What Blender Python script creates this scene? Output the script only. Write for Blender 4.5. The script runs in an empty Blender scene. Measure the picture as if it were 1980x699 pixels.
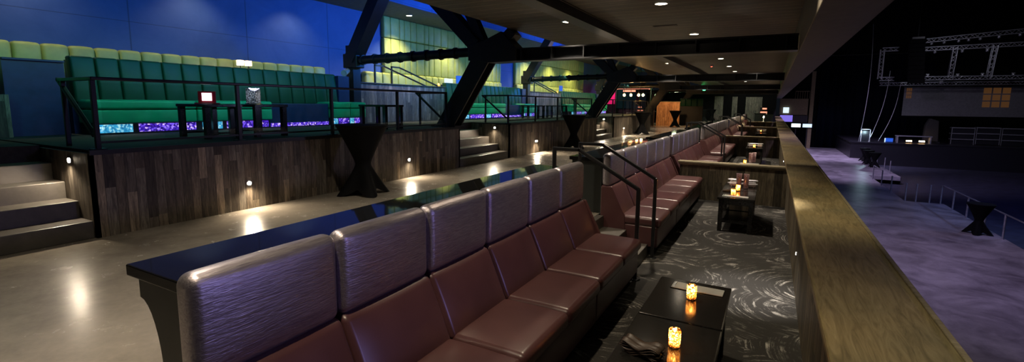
import bpy, math, random
from mathutils import Vector, Matrix
random.seed(7)
S = bpy.context.scene
COL = S.collection

# ------------------------------------------------------------------ camera
F, CX, CY = 915.045, 990.0, 318.315
PITCH, YAW, ROLL = .1280527, .4989704, .00975529
CAMZ = 1.9
cp, sp, cyw, syw = math.cos(PITCH), math.sin(PITCH), math.cos(YAW), math.sin(YAW)
fw = Vector((-syw*cp, cyw*cp, -sp)); rt = Vector((cyw, syw, 0)); up = rt.cross(fw)
r2 = math.cos(ROLL)*rt + math.sin(ROLL)*up
u2 = -math.sin(ROLL)*rt + math.cos(ROLL)*up
cd = bpy.data.cameras.new('camera'); cam = bpy.data.objects.new('camera', cd); COL.objects.link(cam)
m = Matrix((r2, u2, -fw)).transposed().to_4x4(); m.translation = Vector((0, 0, CAMZ)); cam.matrix_world = m
cd.sensor_width = 36; cd.lens = F/1980*36
cd.shift_y = (CY-349.5)/1980
cd.clip_end = 300
S.camera = cam

# ------------------------------------------------------------------ world, exposure, large lights
W = bpy.data.worlds.new('world'); S.world = W; W.use_nodes = True
W.node_tree.nodes['Background'].inputs[0].default_value = (.55, .7, 1, 1)
W.node_tree.nodes['Background'].inputs[1].default_value = .006
S.view_settings.view_transform = 'Standard'; S.view_settings.look = 'None'
S.view_settings.exposure = 0.1; S.view_settings.gamma = 1.0; S.view_settings.use_curve_mapping = False

def lamp(kind, name, loc, energy, color, target=None, size=.05, cone=None, blend=.6, parent=None, sizey=None):
    l = bpy.data.lights.new(name, kind); l.energy = energy; l.color = color
    if kind == 'AREA':
        l.size = size
        if sizey: l.shape = 'RECTANGLE'; l.size_y = sizey
    else: l.shadow_soft_size = size
    if kind == 'SPOT': l.spot_size = math.radians(cone or 80); l.spot_blend = blend
    o = bpy.data.objects.new(name, l); COL.objects.link(o); o.location = loc
    if target is not None:
        o.rotation_euler = (Vector(target)-Vector(loc)).to_track_quat('-Z', 'Y').to_euler()
    if parent: o.parent = parent
    return o

K_CEIL, K_STEP, K_CANDLE = 3.6, 3.4, 3.0
# blue wash on the back wall, added teal fill on the decks, violet wash on the arena floor
lamp('SPOT', 'blue_wash_light', (-5.2, 13.5, 4.3), 1500, (.03, .2, 1), (-11, 10.2, 3.1), .15, 56, .9)
lamp('SPOT', 'blue_wash_light', (-5.2, 6.5, 4.0), 150, (.09, .25, 1), (-11, 6.0, 2.9), .2, 85, 1)
lamp('SPOT', 'blue_wash_light', (-5.2, 22.5, 4.3), 1300, (.03, .17, 1), (-11, 18.8, 3.1), .15, 70, .8)
lamp('AREA', 'blue_cove_light', (-7.0, 14, 3.9), 300, (.03, .2, 1), (-9.3, 14, 5.0), 24, sizey=.2)
for y_, e_, l_ in ((5.5, 30, 6), (15.5, 46, 8), (25.5, 46, 7)):
    lamp('AREA', 'teal_fill_light', (-7.5, y_, 3.0), e_, (.3, 1, .72), (-9.0, y_, 1.4), l_, sizey=.3)
lamp('SPOT', 'violet_stage_light', (2.4, 34, 8), 4500, (.72, .58, 1), (4.6, 42, -2.5), .4, 90, .9)
lamp('SPOT', 'violet_stage_light', (3.2, 48, 8), 6500, (.7, .56, 1), (4.5, 52, -2.5), .4, 80, .9)
lamp('SPOT', 'violet_stage_light', (2.4, 16, 7), 1700, (.68, .55, 1), (4.6, 18, -2.5), .4, 100, .9)
lamp('SPOT', 'blue_arena_light', (14, 30, 9), 900, (.12, .16, 1), (14, 34, -3), .5, 110, .9)
lamp('SPOT', 'dim_stage_light', (13, 40, 9), 700, (.8, .78, .95), (13.5, 53, 2.5), .5, 70, .9)
lamp('SPOT', 'teal_fill_light', (-7.3, 1.0, 3.2), 70, (.2, 1, .6), (-9.4, 1.6, 2.2), .1, 60, .8)  # added teal spot, brightens the cut-off banquette at the left
lamp('SPOT', 'arena_side_light', (7.0, 3.5, 2.6), 420, (.4, .35, 1), (-1.7, 2.2, 1.0), .3, 36, .8)
lamp('SPOT', 'blue_arena_light', (10.5, 25, 1.5), 420, (.3, .42, 1), (7.2, 26, -2), .2, 110, .9)  # added blue spot, brightens the barrier posts
lamp('SPOT', 'arena_side_light', (9.0, 14, 2.7), 500, (.55, .5, 1), (-1.7, 11, .9), .3, 50, .8)

# ------------------------------------------------------------------ materials
MATS = {}
class N:
    def __init__(s, name):
        s.m = bpy.data.materials.new(name); s.m.use_nodes = True; s.t = s.m.node_tree
        s.b = s.t.nodes['Principled BSDF']; s.out = s.t.nodes['Material Output']; MATS[name] = s.m
        s._pos = None
    def n(s, typ, **kw):
        x = s.t.nodes.new(typ)
        for k, v in kw.items(): setattr(x, k, v)
        return x
    def l(s, a, b): s.t.links.new(a, b)
    def pos(s):
        if not s._pos:
            g = s.n('ShaderNodeNewGeometry'); s._pos = g.outputs['Position']
        return s._pos
    def xyz(s):
        x = s.n('ShaderNodeSeparateXYZ'); s.l(s.pos(), x.inputs[0]); return x.outputs
    def math(s, op, a, b=None, c=None):
        x = s.n('ShaderNodeMath', operation=op)
        for i, v in enumerate((a, b, c)):
            if v is None: continue
            if isinstance(v, (int, float)): x.inputs[i].default_value = v
            else: s.l(v, x.inputs[i])
        return x.outputs[0]
    def scaled(s, sc):
        x = s.n('ShaderNodeVectorMath', operation='MULTIPLY'); s.l(s.pos(), x.inputs[0]); x.inputs[1].default_value = sc
        return x.outputs[0]
    def noise(s, sc=(1, 1, 1), scale=1, detail=4, rough=.6, dist=0, vec=None):
        x = s.n('ShaderNodeTexNoise'); s.l(vec if vec else s.scaled(sc), x.inputs['Vector'])
        x.inputs['Scale'].default_value = scale; x.inputs['Detail'].default_value = detail
        x.inputs['Roughness'].default_value = rough; x.inputs['Distortion'].default_value = dist
        return x.outputs['Fac']
    def ramp(s, f, stops):
        x = s.n('ShaderNodeValToRGB'); s.l(f, x.inputs[0]); e = x.color_ramp.elements
        while len(e) < len(stops): e.new(.5)
        for i, (p, c) in enumerate(stops): e[i].position = p; e[i].color = (*c, 1)
        return x.outputs[0]
    def mul(s, a, b):
        x = s.n('ShaderNodeMix', data_type='RGBA', blend_type='MULTIPLY'); x.inputs[0].default_value = 1
        for i, v in ((6, a), (7, b)):
            if isinstance(v, tuple): x.inputs[i].default_value = (*v, 1)
            else: s.l(v, x.inputs[i])
        return x.outputs[2]
    def mix(s, f, a, b):
        x = s.n('ShaderNodeMix', data_type='RGBA')
        if isinstance(f, float): x.inputs[0].default_value = f
        else: s.l(f, x.inputs[0])
        for i, v in ((6, a), (7, b)):
            if isinstance(v, tuple): x.inputs[i].default_value = (*v, 1)
            else: s.l(v, x.inputs[i])
        return x.outputs[2]
    def base(s, c):
        if isinstance(c, tuple): s.b.inputs['Base Color'].default_value = (*c, 1)
        else: s.l(c, s.b.inputs['Base Color'])
    def set(s, rough=.5, metal=0, spec=None, coat=None):
        for k, v in (('Roughness', rough), ('Metallic', metal), ('Specular IOR Level', spec), ('Coat Weight', coat)):
            if v is None: continue
            if isinstance(v, (int, float)): s.b.inputs[k].default_value = v
            else: s.l(v, s.b.inputs[k])
    def bump(s, h, st=.3, d=.01):
        x = s.n('ShaderNodeBump'); x.inputs['Strength'].default_value = st; x.inputs['Distance'].default_value = d
        s.l(h, x.inputs['Height']); s.l(x.outputs[0], s.b.inputs['Normal'])

def simple(name, c, rough=.5, metal=0, spec=.5, var=.15, sc=8, bump=0):
    k = N(name); f = k.noise((1, 1, 1), sc, 3)
    lo = tuple(x*(1-var) for x in c); hi = tuple(min(1, x*(1+var)) for x in c)
    k.base(k.ramp(f, [(.3, lo), (.7, hi)])); k.set(rough, metal, spec)
    if bump: k.bump(k.noise((1, 1, 1), sc*12, 4), bump, .004)
    return k.m
def emis(name, c, st):
    k = N(name); k.base((.02, .02, .02)); k.b.inputs['Emission Color'].default_value = (*c, 1); k.b.inputs['Emission Strength'].default_value = st
    return k.m
def concrete(name, a, b, rough=.22, spec=.5):
    k = N(name); f = k.noise((1, 1, 1), .9, 8, .62, .6); g = k.noise((1, 1, 1), 22, 4, .7)
    c = k.ramp(f, [(.3, a), (.62, b)]); c = k.mul(c, k.ramp(g, [(.25, (.9, .9, .9)), (.75, (1.05, 1.05, 1.05))]))
    k.base(c); c2 = k.noise((1, 1, 1), 5, 5, .7); k.base(k.mul(c, k.ramp(c2, [(.25, (.82, .82, .82)), (.75, (1.1, 1.1, 1.1))])))
    rr = k.math('MULTIPLY_ADD', c2, .1, rough-.04); k.set(rr, 0, spec); k.bump(g, .03, .002)
    return k.m
def planks(name, axis, cols, w=.11, rough=.55, seg=.9, dark=.8, vert=True, gap=22):
    """boards: axis = coordinate counted across the boards"""
    k = N(name); o = k.xyz(); c = o[{'X': 0, 'Y': 1, 'Z': 2}[axis]]
    t = k.math('DIVIDE', c, w); i = k.math('FLOOR', t)
    wn = k.n('ShaderNodeTexWhiteNoise', noise_dimensions='1D'); k.l(i, wn.inputs['W'])
    length = o[2] if vert else (o[0] if axis != 'X' else o[1])
    j = k.math('FLOOR', k.math('ADD', k.math('DIVIDE', length, seg), k.math('MULTIPLY', wn.outputs[0], 7)))
    wn2 = k.n('ShaderNodeTexWhiteNoise', noise_dimensions='2D'); cb = k.n('ShaderNodeCombineXYZ'); k.l(i, cb.inputs[0]); k.l(j, cb.inputs[1]); k.l(cb.outputs[0], wn2.inputs['Vector'])
    n = len(cols); base = k.ramp(wn2.outputs[0], [(q/(n-1) if n > 1 else 0, cols[q]) for q in range(n)])
    sc = [9, 9, 9]; sc[2 if vert else (0 if axis != 'X' else 1)] = 1.0
    # offset grain per board
    off = k.n('ShaderNodeVectorMath', operation='ADD'); k.l(k.scaled(tuple(sc)), off.inputs[0]); k.l(wn2.outputs['Color'], off.inputs[1])
    g = k.noise(vec=off.outputs[0], scale=3, detail=6, rough=.65, dist=.8)
    fine = k.noise(vec=off.outputs[0], scale=14, detail=3, rough=.6)
    c1 = k.mul(base, k.ramp(g, [(.32, (.32, .3, .28)), (.66, (1.4, 1.36, 1.28))]))
    c1 = k.mul(c1, k.ramp(fine, [(.3, (.7, .7, .7)), (.7, (1.15, 1.15, 1.15))]))
    fr = k.math('FRACT', t); e = k.math('MINIMUM', fr, k.math('SUBTRACT', 1, fr)); e = k.math('MULTIPLY', e, gap)
    e = k.math('MINIMUM', e, 1)
    k.base(k.mul(c1, k.ramp(e, [(0, (1-dark,)*3), (1, (1, 1, 1))]))); k.set(rough, 0, .35)
    k.bump(k.math('ADD', e, k.math('MULTIPLY', g, .3)), .4, .004)
    return k.m

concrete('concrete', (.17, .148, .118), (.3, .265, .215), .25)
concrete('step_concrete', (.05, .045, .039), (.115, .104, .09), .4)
concrete('arena_concrete', (.13, .115, .13), (.4, .37, .4), .34)
brown = [(.035, .026, .018), (.13, .107, .082), (.055, .046, .037), (.27, .22, .165), (.045, .037, .03), (.17, .15, .125), (.09, .075, .058)]
planks('wood_wall_y', 'Y', brown, .095, dark=.9); planks('wood_wall_x', 'X', brown)
dk = [(.075, .062, .042), (.14, .115, .075), (.05, .042, .03), (.2, .165, .11)]
planks('booth_wood_x', 'X', dk, .13); planks('booth_wood_y', 'Y', dk, .13)
planks('amber_wood', 'X', [(.4, .2, .08), (.5, .28, .14), (.32, .16, .07)], .16)
planks('grey_wood', 'X', [(.16, .16, .14), (.22, .21, .18), (.12, .12, .11)], .2)
planks('ceiling_boards', 'Y', [(.062, .052, .04), (.08, .067, .05), (.05, .043, .033)], .28, .5, 2.4, -2.2, vert=False, gap=12)  # board edges painted lighter, as if catching light

k = N('counter_wood')
g = k.noise((14, 1.6, 1), 1.6, 7, .62, 2.2); b = k.noise((1, 1, 1), 1.3, 3)
c = k.ramp(g, [(.3, (.12, .094, .05)), (.5, (.215, .17, .09)), (.72, (.29, .235, .13))]); c = k.mul(c, k.ramp(b, [(.3, (.75, .78, .78)), (.7, (1.25, 1.15, 1))]))
k.base(c); k.set(.42, 0, .4); k.bump(g, .12, .003)
k = N('cap_wood')
g = k.noise((1.6, 14, 1), 1.6, 7, .62, 1.5); k.base(k.ramp(g, [(.3, (.13, .105, .06)), (.7, (.3, .25, .16))])); k.set(.45, 0, .4)

k = N('carpet')   # charcoal tiles with swirling pale strokes
vo = k.n('ShaderNodeTexVoronoi'); vo.inputs['Scale'].default_value = .75; k.l(k.pos(), vo.inputs['Vector'])
cb = k.n('ShaderNodeCombineXYZ'); k.l(k.math('MULTIPLY', vo.outputs['Distance'], 34), cb.inputs[0])
sx = k.n('ShaderNodeSeparateColor'); k.l(vo.outputs['Color'], sx.inputs[0]); k.l(k.math('MULTIPLY', sx.outputs[0], 50), cb.inputs[1])
warp = k.noise((1, 1, 1), 2.2, 2); k.l(k.math('MULTIPLY', warp, 2.6), cb.inputs[2])
st = k.noise(vec=cb.outputs[0], scale=1.6, detail=5, rough=.75)
mask = k.noise((1, 1, 1), 2.6, 3, .6)
fine = k.noise((1, 1, 1), 60, 2)
sm = k.ramp(st, [(.52, (0, 0, 0)), (.66, (1, 1, 1))]); mm = k.ramp(mask, [(.42, (0, 0, 0)), (.62, (1, 1, 1))])
ff = k.ramp(fine, [(.35, (.35, .35, .35)), (.65, (1, 1, 1))])
f = k.mul(k.mul(sm, mm), ff)
k.base(k.mix(f, (.024, .022, .02), (.6, .57, .52))); k.set(.85, 0, .2); k.bump(fine, .4, .004)

k = N('maroon_leather')
g = k.noise((1, 1, 1), 90, 3); b = k.noise((1, 1, 1), 2, 3)
k.base(k.ramp(b, [(.3, (.058, .023, .024)), (.7, (.082, .034, .034))])); k.set(.33, 0, .5); k.bump(g, .08, .002)
k = N('silver_fabric')
g = k.noise((130, 16, 130), 1.0, 4, .65, .5); h = k.noise((62, 6, 62), 1.3, 3, .6, 1.0)
k.base(k.ramp(h, [(.3, (.3, .27, .3)), (.7, (.47, .43, .45))])); k.set(.36, .85, .5)
k.bump(k.math('ADD', g, k.math('MULTIPLY', h, 1.0)), .55, .003)
def padded(name, c, rough=.5): return simple(name, c, rough, 0, .35, .12, 5, .1)
padded('green_velvet', (.002, .06, .022)); padded('teal_leather', (.008, .34, .16), .4)
padded('olive_fabric', (.42, .43, .11)); padded('olive_wall_fabric', (.36, .38, .09)); padded('olive_leather', (.2, .2, .05))
k = N('blue_wall')
f = k.noise((1, 1, 1), 1.1, 8, .65, .5); o = k.xyz()
c = k.ramp(f, [(.3, (.03, .065, .19)), (.7, (.055, .095, .24))])
fr = k.math('FRACT', k.math('DIVIDE', o[1], 2.35)); e = k.math('MINIMUM', k.math('MULTIPLY', k.math('MINIMUM', fr, k.math('SUBTRACT', 1, fr)), 120), 1)
fz = k.math('FRACT', k.math('DIVIDE', k.math('ADD', o[2], .35), 1.25)); ez = k.math('MINIMUM', k.math('MULTIPLY', k.math('MINIMUM', fz, k.math('SUBTRACT', 1, fz)), 120), 1)
k.base(k.mul(c, k.ramp(k.math('MULTIPLY', e, ez), [(0, (.4, .4, .4)), (1, (1, 1, 1))]))); k.set(.6, 0, .35); k.bump(f, .2, .01)
simple('black_steel', (.012, .012, .013), .38, .2, .4)
simple('rail_steel', (.02, .02, .022), .3, .5, .5)
simple('black_lacquer', (.006, .006, .006), .035, 0, .5, .1).node_tree.nodes['Principled BSDF'].inputs['IOR'].default_value = 1.16
simple('table_black', (.014, .013, .012), .14, 0, .5, .3, 40)
simple('dark_panel', (.017, .02, .018), .5, 0, .4)
simple('black_cloth', (.0035, .0035, .004), .8, 0, .12)
simple('deck_carpet', (.03, .028, .027), .8, 0, .3, .3, 20)
simple('navy_panel', (.012, .025, .08), .4, 0, .4)
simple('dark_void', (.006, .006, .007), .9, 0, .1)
simple('soffit_paint', (.1, .11, .085), .8, 0, .2)
simple('fascia_paint', (.09, .075, .062), .6, 0, .3)
simple('napkin_cloth', (.045, .03, .022), .45, 0, .4, .3, 12)
simple('menu_metal', (.5, .51, .49), .45, .3, .5)
simple('chrome', (.8, .8, .82), .18, 1)
simple('bright_chrome', (.9, .88, .9), .3, .7)
simple('white_plastic', (.75, .75, .78), .4)
simple('red_plastic', (.7, .03, .06), .35)
simple('pink_paint', (.75, .03, .25), .5)
simple('screen_cloth', (.12, .115, .13), .7)
simple('tan_paint', (.22, .17, .09), .6)
simple('truss_metal', (.6, .6, .65), .35, .8)
simple('stage_black', (.012, .012, .016), .35, 0, .5)
simple('pit_floor', (.03, .032, .05), .5, 0, .5, .4, 2)
simple('white_wax', (.8, .7, .5), .5)
simple('curtain_cloth', (.004, .006, .016), .8, 0, .1)
emis('lamp_glow', (1, .86, .66), 22); emis('step_glow', (1, .84, .62), 60); emis('flame', (1, .7, .35), 160)
emis('bulb_glow', (1, .5, .12), 60); emis('exit_green', (.02, 1, .2), 30); emis('screen_white', (.75, .9, 1), 3.0)
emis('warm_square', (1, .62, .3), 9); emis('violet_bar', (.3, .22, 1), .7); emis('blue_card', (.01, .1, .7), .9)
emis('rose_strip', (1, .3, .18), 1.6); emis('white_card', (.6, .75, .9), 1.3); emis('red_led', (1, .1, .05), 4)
emis('pale_screen', (.55, .7, .95), 1.4); emis('marker_glow', (1, .95, .85), 8); emis('orange_reflection', (1, .42, .12), .05)
def reflected_glow(name, cols, st):  # emissive cells standing in for reflections in the railing glass
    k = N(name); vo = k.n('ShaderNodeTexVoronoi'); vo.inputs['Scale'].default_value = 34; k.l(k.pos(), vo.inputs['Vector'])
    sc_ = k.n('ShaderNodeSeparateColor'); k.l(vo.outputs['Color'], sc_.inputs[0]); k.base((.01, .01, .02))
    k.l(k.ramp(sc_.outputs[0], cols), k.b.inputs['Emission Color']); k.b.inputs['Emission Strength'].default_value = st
reflected_glow('violet_reflection', [(0, (.01, .0, .12)), (.45, (.06, .01, .5)), (.8, (.25, .12, 1)), (1, (.9, .6, 1))], 1.2)
reflected_glow('cyan_reflection', [(0, (.02, .2, .45)), (.6, (.05, .45, .8)), (1, (.6, .95, 1))], 1.0)
def glassy(name, col, rough, trans):
    k = N(name); k.t.nodes.remove(k.b)
    tr = k.n('ShaderNodeBsdfTransparent'); tr.inputs[0].default_value = (*trans, 1)
    gl = k.n('ShaderNodeBsdfGlossy'); gl.inputs['Color'].default_value = (*col, 1); gl.inputs['Roughness'].default_value = rough
    fr = k.n('ShaderNodeLayerWeight'); fr.inputs[0].default_value = .5
    fc = k.math('MULTIPLY_ADD', k.math('POWER', fr.outputs['Facing'], 4), .5, .025)
    mx = k.n('ShaderNodeMixShader'); k.l(fc, mx.inputs[0]); k.l(tr.outputs[0], mx.inputs[1]); k.l(gl.outputs[0], mx.inputs[2]); k.l(mx.outputs[0], k.out.inputs[0])
glassy('pane_glass', (1, 1, 1), .0, (.88, .93, .92))
def mosaic(name, cols, clear, rough=.15):
    k = N(name); k.t.nodes.remove(k.b)
    vo = k.n('ShaderNodeTexVoronoi'); vo.inputs['Scale'].default_value = 150; k.l(k.pos(), vo.inputs['Vector'])
    sc_ = k.n('ShaderNodeSeparateColor'); k.l(vo.outputs['Color'], sc_.inputs[0]); col = k.ramp(sc_.outputs[0], cols)
    tl = k.n('ShaderNodeBsdfTranslucent'); k.l(col, tl.inputs[0]); gl = k.n('ShaderNodeBsdfGlossy'); gl.inputs['Roughness'].default_value = rough; k.l(col, gl.inputs[0])
    tr = k.n('ShaderNodeBsdfTransparent'); k.l(col, tr.inputs[0])
    a = k.n('ShaderNodeMixShader'); a.inputs[0].default_value = .25; k.l(tl.outputs[0], a.inputs[1]); k.l(gl.outputs[0], a.inputs[2])
    b_ = k.n('ShaderNodeMixShader'); b_.inputs[0].default_value = clear; k.l(a.outputs[0], b_.inputs[1]); k.l(tr.outputs[0], b_.inputs[2]); k.l(b_.outputs[0], k.out.inputs[0])
mosaic('gold_mosaic', [(0, (.05, .02, .004)), (.45, (.3, .13, .03)), (.62, (.85, .55, .2)), (1, (1, .92, .7))], .35)
mosaic('crystal_mosaic', [(0, (.01, .01, .012)), (.55, (.06, .06, .07)), (.75, (.4, .42, .5)), (1, (.9, .9, 1))], .1)
mosaic('silver_mosaic', [(0, (.25, .15, .15)), (.4, (.75, .55, .55)), (.75, (.95, .85, .85)), (1, (1, 1, 1))], .12)

# ------------------------------------------------------------------ geometry helpers
class MB:
    def __init__(s, off=(0, 0, 0)): s.v = []; s.f = []; s.sm = []; s.o = Vector(off)
    def add(s, vs, fs, smooth=False):
        b = len(s.v); s.v += [Vector(v)-s.o for v in vs]
        for f in fs: s.f.append([b+i for i in f]); s.sm.append(smooth)
        return s
    def box(s, x0, y0, z0, x1, y1, z1):
        return s.add([(x0, y0, z0), (x1, y0, z0), (x1, y1, z0), (x0, y1, z0), (x0, y0, z1), (x1, y0, z1), (x1, y1, z1), (x0, y1, z1)],
                     [(0, 3, 2, 1), (4, 5, 6, 7), (0, 1, 5, 4), (1, 2, 6, 5), (2, 3, 7, 6), (3, 0, 4, 7)])
    def prism(s, poly, axis, a, b, smooth=False):
        """polygon in the plane across axis, pushed from a to b"""
        def P(p, c): return {'Y': (p[0], c, p[1]), 'X': (c, p[0], p[1]), 'Z': (p[0], p[1], c)}[axis]
        n = len(poly); vs = [P(p, a) for p in poly]+[P(p, b) for p in poly]
        fs = [tuple(range(n)), tuple(range(2*n-1, n-1, -1))]+[(i, i+n, (i+1) % n+n, (i+1) % n) for i in range(n)]
        return s.add(vs, fs, smooth)
    def bar(s, p, q, w, h, upv=(0, 0, 1)):
        p, q = Vector(p), Vector(q); d = (q-p).normalized(); u = Vector(upv)
        if abs(d.dot(u)) > .95: u = Vector((0, 1, 0))
        a = d.cross(u).normalized(); b = a.cross(d).normalized()
        c = [a*w/2*i+b*h/2*j for i, j in ((-1, -1), (1, -1), (1, 1), (-1, 1))]
        return s.add([p+x for x in c]+[q+x for x in c], [(3, 2, 1, 0), (4, 5, 6, 7)]+[(i, (i+1) % 4, (i+1) % 4+4, i+4) for i in range(4)])
    def tube(s, p, q, r, n=10, r2=None):
        p, q = Vector(p), Vector(q); d = (q-p).normalized(); u = Vector((0, 0, 1)) if abs(d.z) < .95 else Vector((0, 1, 0))
        a = d.cross(u).normalized(); b = a.cross(d); r2 = r if r2 is None else r2
        vs = [p+(a*math.cos(t)+b*math.sin(t))*r for t in [2*math.pi*i/n for i in range(n)]]
        vs += [q+(a*math.cos(t)+b*math.sin(t))*r2 for t in [2*math.pi*i/n for i in range(n)]]
        s.add(vs, [(i, (i+1) % n, (i+1) % n+n, i+n) for i in range(n)], True)
        return s.add(vs, [tuple(range(n-1, -1, -1)), tuple(range(n, 2*n))])
    def path(s, pts, w):
        for i in range(len(pts)-1):
            p, q = Vector(pts[i]), Vector(pts[i+1]); d = (q-p).normalized()*w/2
            s.bar(p-(d if i else d*0), q+(d if i < len(pts)-2 else d*0), w, w)
        return s
    def lathe(s, prof, c=(0, 0, 0), n=24, cap=True):
        vs = []; fs = []; c = Vector(c)
        for r, z in prof:
            for i in range(n):
                t = 2*math.pi*i/n; vs.append(c+Vector((r*math.cos(t), r*math.sin(t), z)))
        for j in range(len(prof)-1):
            for i in range(n): fs.append((j*n+i, j*n+(i+1) % n, (j+1)*n+(i+1) % n, (j+1)*n+i))
        s.add(vs, fs, True)
        if cap:
            s.add(vs[:n], [tuple(range(n-1, -1, -1))]); s.add(vs[-n:], [tuple(range(n))])
        return s
    def puff(s, x0, y0, z0, x1, y1, z1, r=.03, bulge=(0, 0, 0), f=None, k=3, mid=3):
        """rounded cushion; bulge swells the faces across x, y, z; f bends the result"""
        lo = (x0, y0, z0); hi = (x1, y1, z1)
        ax = []
        for a in range(3):
            L = hi[a]-lo[a]; rr = min(r, L*.49)
            t = [rr*i/k for i in range(k)]+[rr+(L-2*rr)*i/mid for i in range(mid)]+[L-rr+rr*i/k for i in range(k+1)]
            ax.append(([lo[a]+q for q in t], rr))
        n = [len(a[0])-1 for a in ax]; idx = {}; vs = []; fs = []
        def V(i, j, l):
            key = (i, j, l)
            if key not in idx:
                p = [ax[0][0][i], ax[1][0][j], ax[2][0][l]]; c = [min(max(p[a], lo[a]+ax[a][1]), hi[a]-ax[a][1]) for a in range(3)]
                d = Vector([(p[a]-c[a])/ax[a][1] for a in range(3)]); m_ = max(abs(q) for q in d) or 1
                d = d*(m_/max(d.length, 1e-9)); q = [c[a]+d[a]*ax[a][1] for a in range(3)]
                w = [max(0, 1-abs(2*(q[a]-lo[a])/(hi[a]-lo[a])-1)**2.6) for a in range(3)]
                for a in range(3):
                    if bulge[a]:
                        sg = 1 if p[a] >= hi[a]-1e-9 else (-1 if p[a] <= lo[a]+1e-9 else 0)
                        o1, o2 = (a+1) % 3, (a+2) % 3; q[a] += sg*bulge[a]*w[o1]*w[o2]
                idx[key] = len(vs); vs.append(tuple(f(*q)) if f else tuple(q))
            return idx[key]
        for a in range(3):
            o1, o2 = (a+1) % 3, (a+2) % 3
            for side in (0, n[a]):
                for i in range(n[o1]):
                    for j in range(n[o2]):
                        qd = []
                        for (u, w_) in ((i, j), (i+1, j), (i+1, j+1), (i, j+1)):
                            key = [0, 0, 0]; key[a] = side; key[o1] = u; key[o2] = w_; qd.append(V(*key))
                        fs.append(tuple(qd) if side else tuple(reversed(qd)))
        return s.add(vs, fs, True)
    def build(s, name, mat, parent=None, bevel=0, loc=None):
        me = bpy.data.meshes.new(name); me.from_pydata([tuple(v) for v in s.v], [], s.f)
        me.polygons.foreach_set('use_smooth', s.sm); me.materials.append(MATS[mat]); me.update()
        o = bpy.data.objects.new(name, me); COL.objects.link(o)
        if parent: o.parent = parent
        elif loc: o.location = loc
        elif s.o.length: o.location = s.o
        if bevel:
            b = o.modifiers.new('bevel', 'BEVEL'); b.width = bevel; b.segments = 2; b.limit_method = 'ANGLE'; b.angle_limit = math.radians(50)
        return o

def tag(o, label=None, cat=None, group=None, kind=None):
    for a, b in (('label', label), ('category', cat), ('group', group), ('kind', kind)):
        if b: o[a] = b
    return o
def thing(name, loc, label, cat, group=None, rz=0):
    o = bpy.data.objects.new(name, None); COL.objects.link(o); o.location = loc; o.rotation_euler.z = rz; o.empty_display_size = .1
    return tag(o, label, cat, group)
def struct(o): o['kind'] = 'structure'; return o
def kids(o): return [c for c in bpy.data.objects if c.parent == o]
def copy_tree(o, parent=None, loc=None, label=None, group=None, rz=None):
    c = o.copy(); COL.objects.link(c)
    if parent: c.parent = parent
    if loc is not None: c.location = loc
    if label: c['label'] = label
    if group: c['group'] = group
    if rz is not None: c.rotation_euler.z = rz
    for ch in kids(o): copy_tree(ch, c)
    return c

P = 9.75      # length of one booth module
PD = 9.65     # length of one deck module
WZ = .45      # walkway level
DZ = 1.376    # lower deck level

# ------------------------------------------------------------------ structure
struct(MB().box(-6.25, -4, .2, -1.95, 60, WZ).build('floor_walkway', 'concrete'))
struct(MB().box(-11, 28.3, .2, -6.25, 60, WZ).build('floor_bar', 'concrete'))
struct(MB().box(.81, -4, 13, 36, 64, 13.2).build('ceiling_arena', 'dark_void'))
struct(MB().box(-1.95, -4, -.15, .42, 60, 0).build('floor', 'carpet'))
struct(MB().box(.81, -4, -2.8, 7.35, 28.8, -2.55).box(.81, 28.8, -2.8, 5.9, 38.6, -2.55).box(.81, 38.6, -2.8, 7.6, 62, -2.55).build('floor_arena', 'arena_concrete'))
struct(MB().box(5.9, 2, -3.3, 34, 51, -3.05).build('floor_pit', 'pit_floor'))
struct(MB().box(7.33, -4, -3.05, 7.36, 28.8, -2.56).box(5.88, 28.8, -3.05, 5.91, 38.6, -2.56).box(7.58, 38.6, -3.05, 7.61, 51, -2.56).build('trim_1', 'stage_black'))
struct(MB().box(.46, -4, -2.8, .66, 60, .92).build('wall_balcony', 'dark_void'))
struct(MB().box(-1.96, -4, 0, -1.94, 60, WZ-.001).build('trim_2', 'dark_panel'))
struct(MB().box(-11.2, -4, WZ, -11, 18.9, 5.4).box(-11.2, 18.9, WZ, -11, 45, 5.4).build('wall_left', 'blue_wall'))
struct(MB().box(-4.7, -4, 3.4, .3, 60, 3.5).build('ceiling', 'ceiling_boards'))
struct(MB().box(-9.25, -4, 5.25, -4.5, 60, 5.4).build('ceiling_upper', 'dark_void'))
struct(MB().box(-11, -4, 4.6, -9.25, 40, 4.7).build('ceiling_soffit', 'soffit_paint'))
struct(MB().box(-9.25, -4, 4.6, -9.2, 40, 5.25).build('trim_3', 'blue_wall'))
struct(MB().box(-4.76, -4, 3.4, -4.7, 60, 3.62).build('trim_4', 'fascia_paint'))
struct(MB().box(.3, -4, 2.76, .81, 60, 3.9).build('trim_5', 'fascia_paint', bevel=.01))
struct(MB().box(-3.06, -4, 3.24, -2.8, 48, 3.4).build('trim_6', 'black_steel'))
struct(MB().box(-2.8, -4, 3.385, -2.775, 48, 3.40).build('trim_7', 'fascia_paint'))
# far end wall with pale piers and dark openings
w = MB()
for a, b in ((-12, -5.15), (-4.35, -3.53), (-3.07, -2.33), (-.9, .3)): w.box(a, 52, WZ, b, 52.3, 3.4)
w.box(-5.15, 52.25, WZ, -.9, 52.5, 3.4)
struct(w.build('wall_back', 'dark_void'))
struct(MB().box(-5.15, 51.9, WZ, -4.35, 52.25, 2.85).box(-3.53, 51.9, WZ, -3.07, 52.25, 2.8).box(-2.33, 51.9, 0, -.9, 52.25, 2.78).build('trim_8', 'grey_wood'))
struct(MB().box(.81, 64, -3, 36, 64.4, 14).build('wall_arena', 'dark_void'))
struct(MB().box(.3, -4, 3.9, .32, 60, 6).build('wall_upper_balcony', 'dark_void'))

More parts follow.
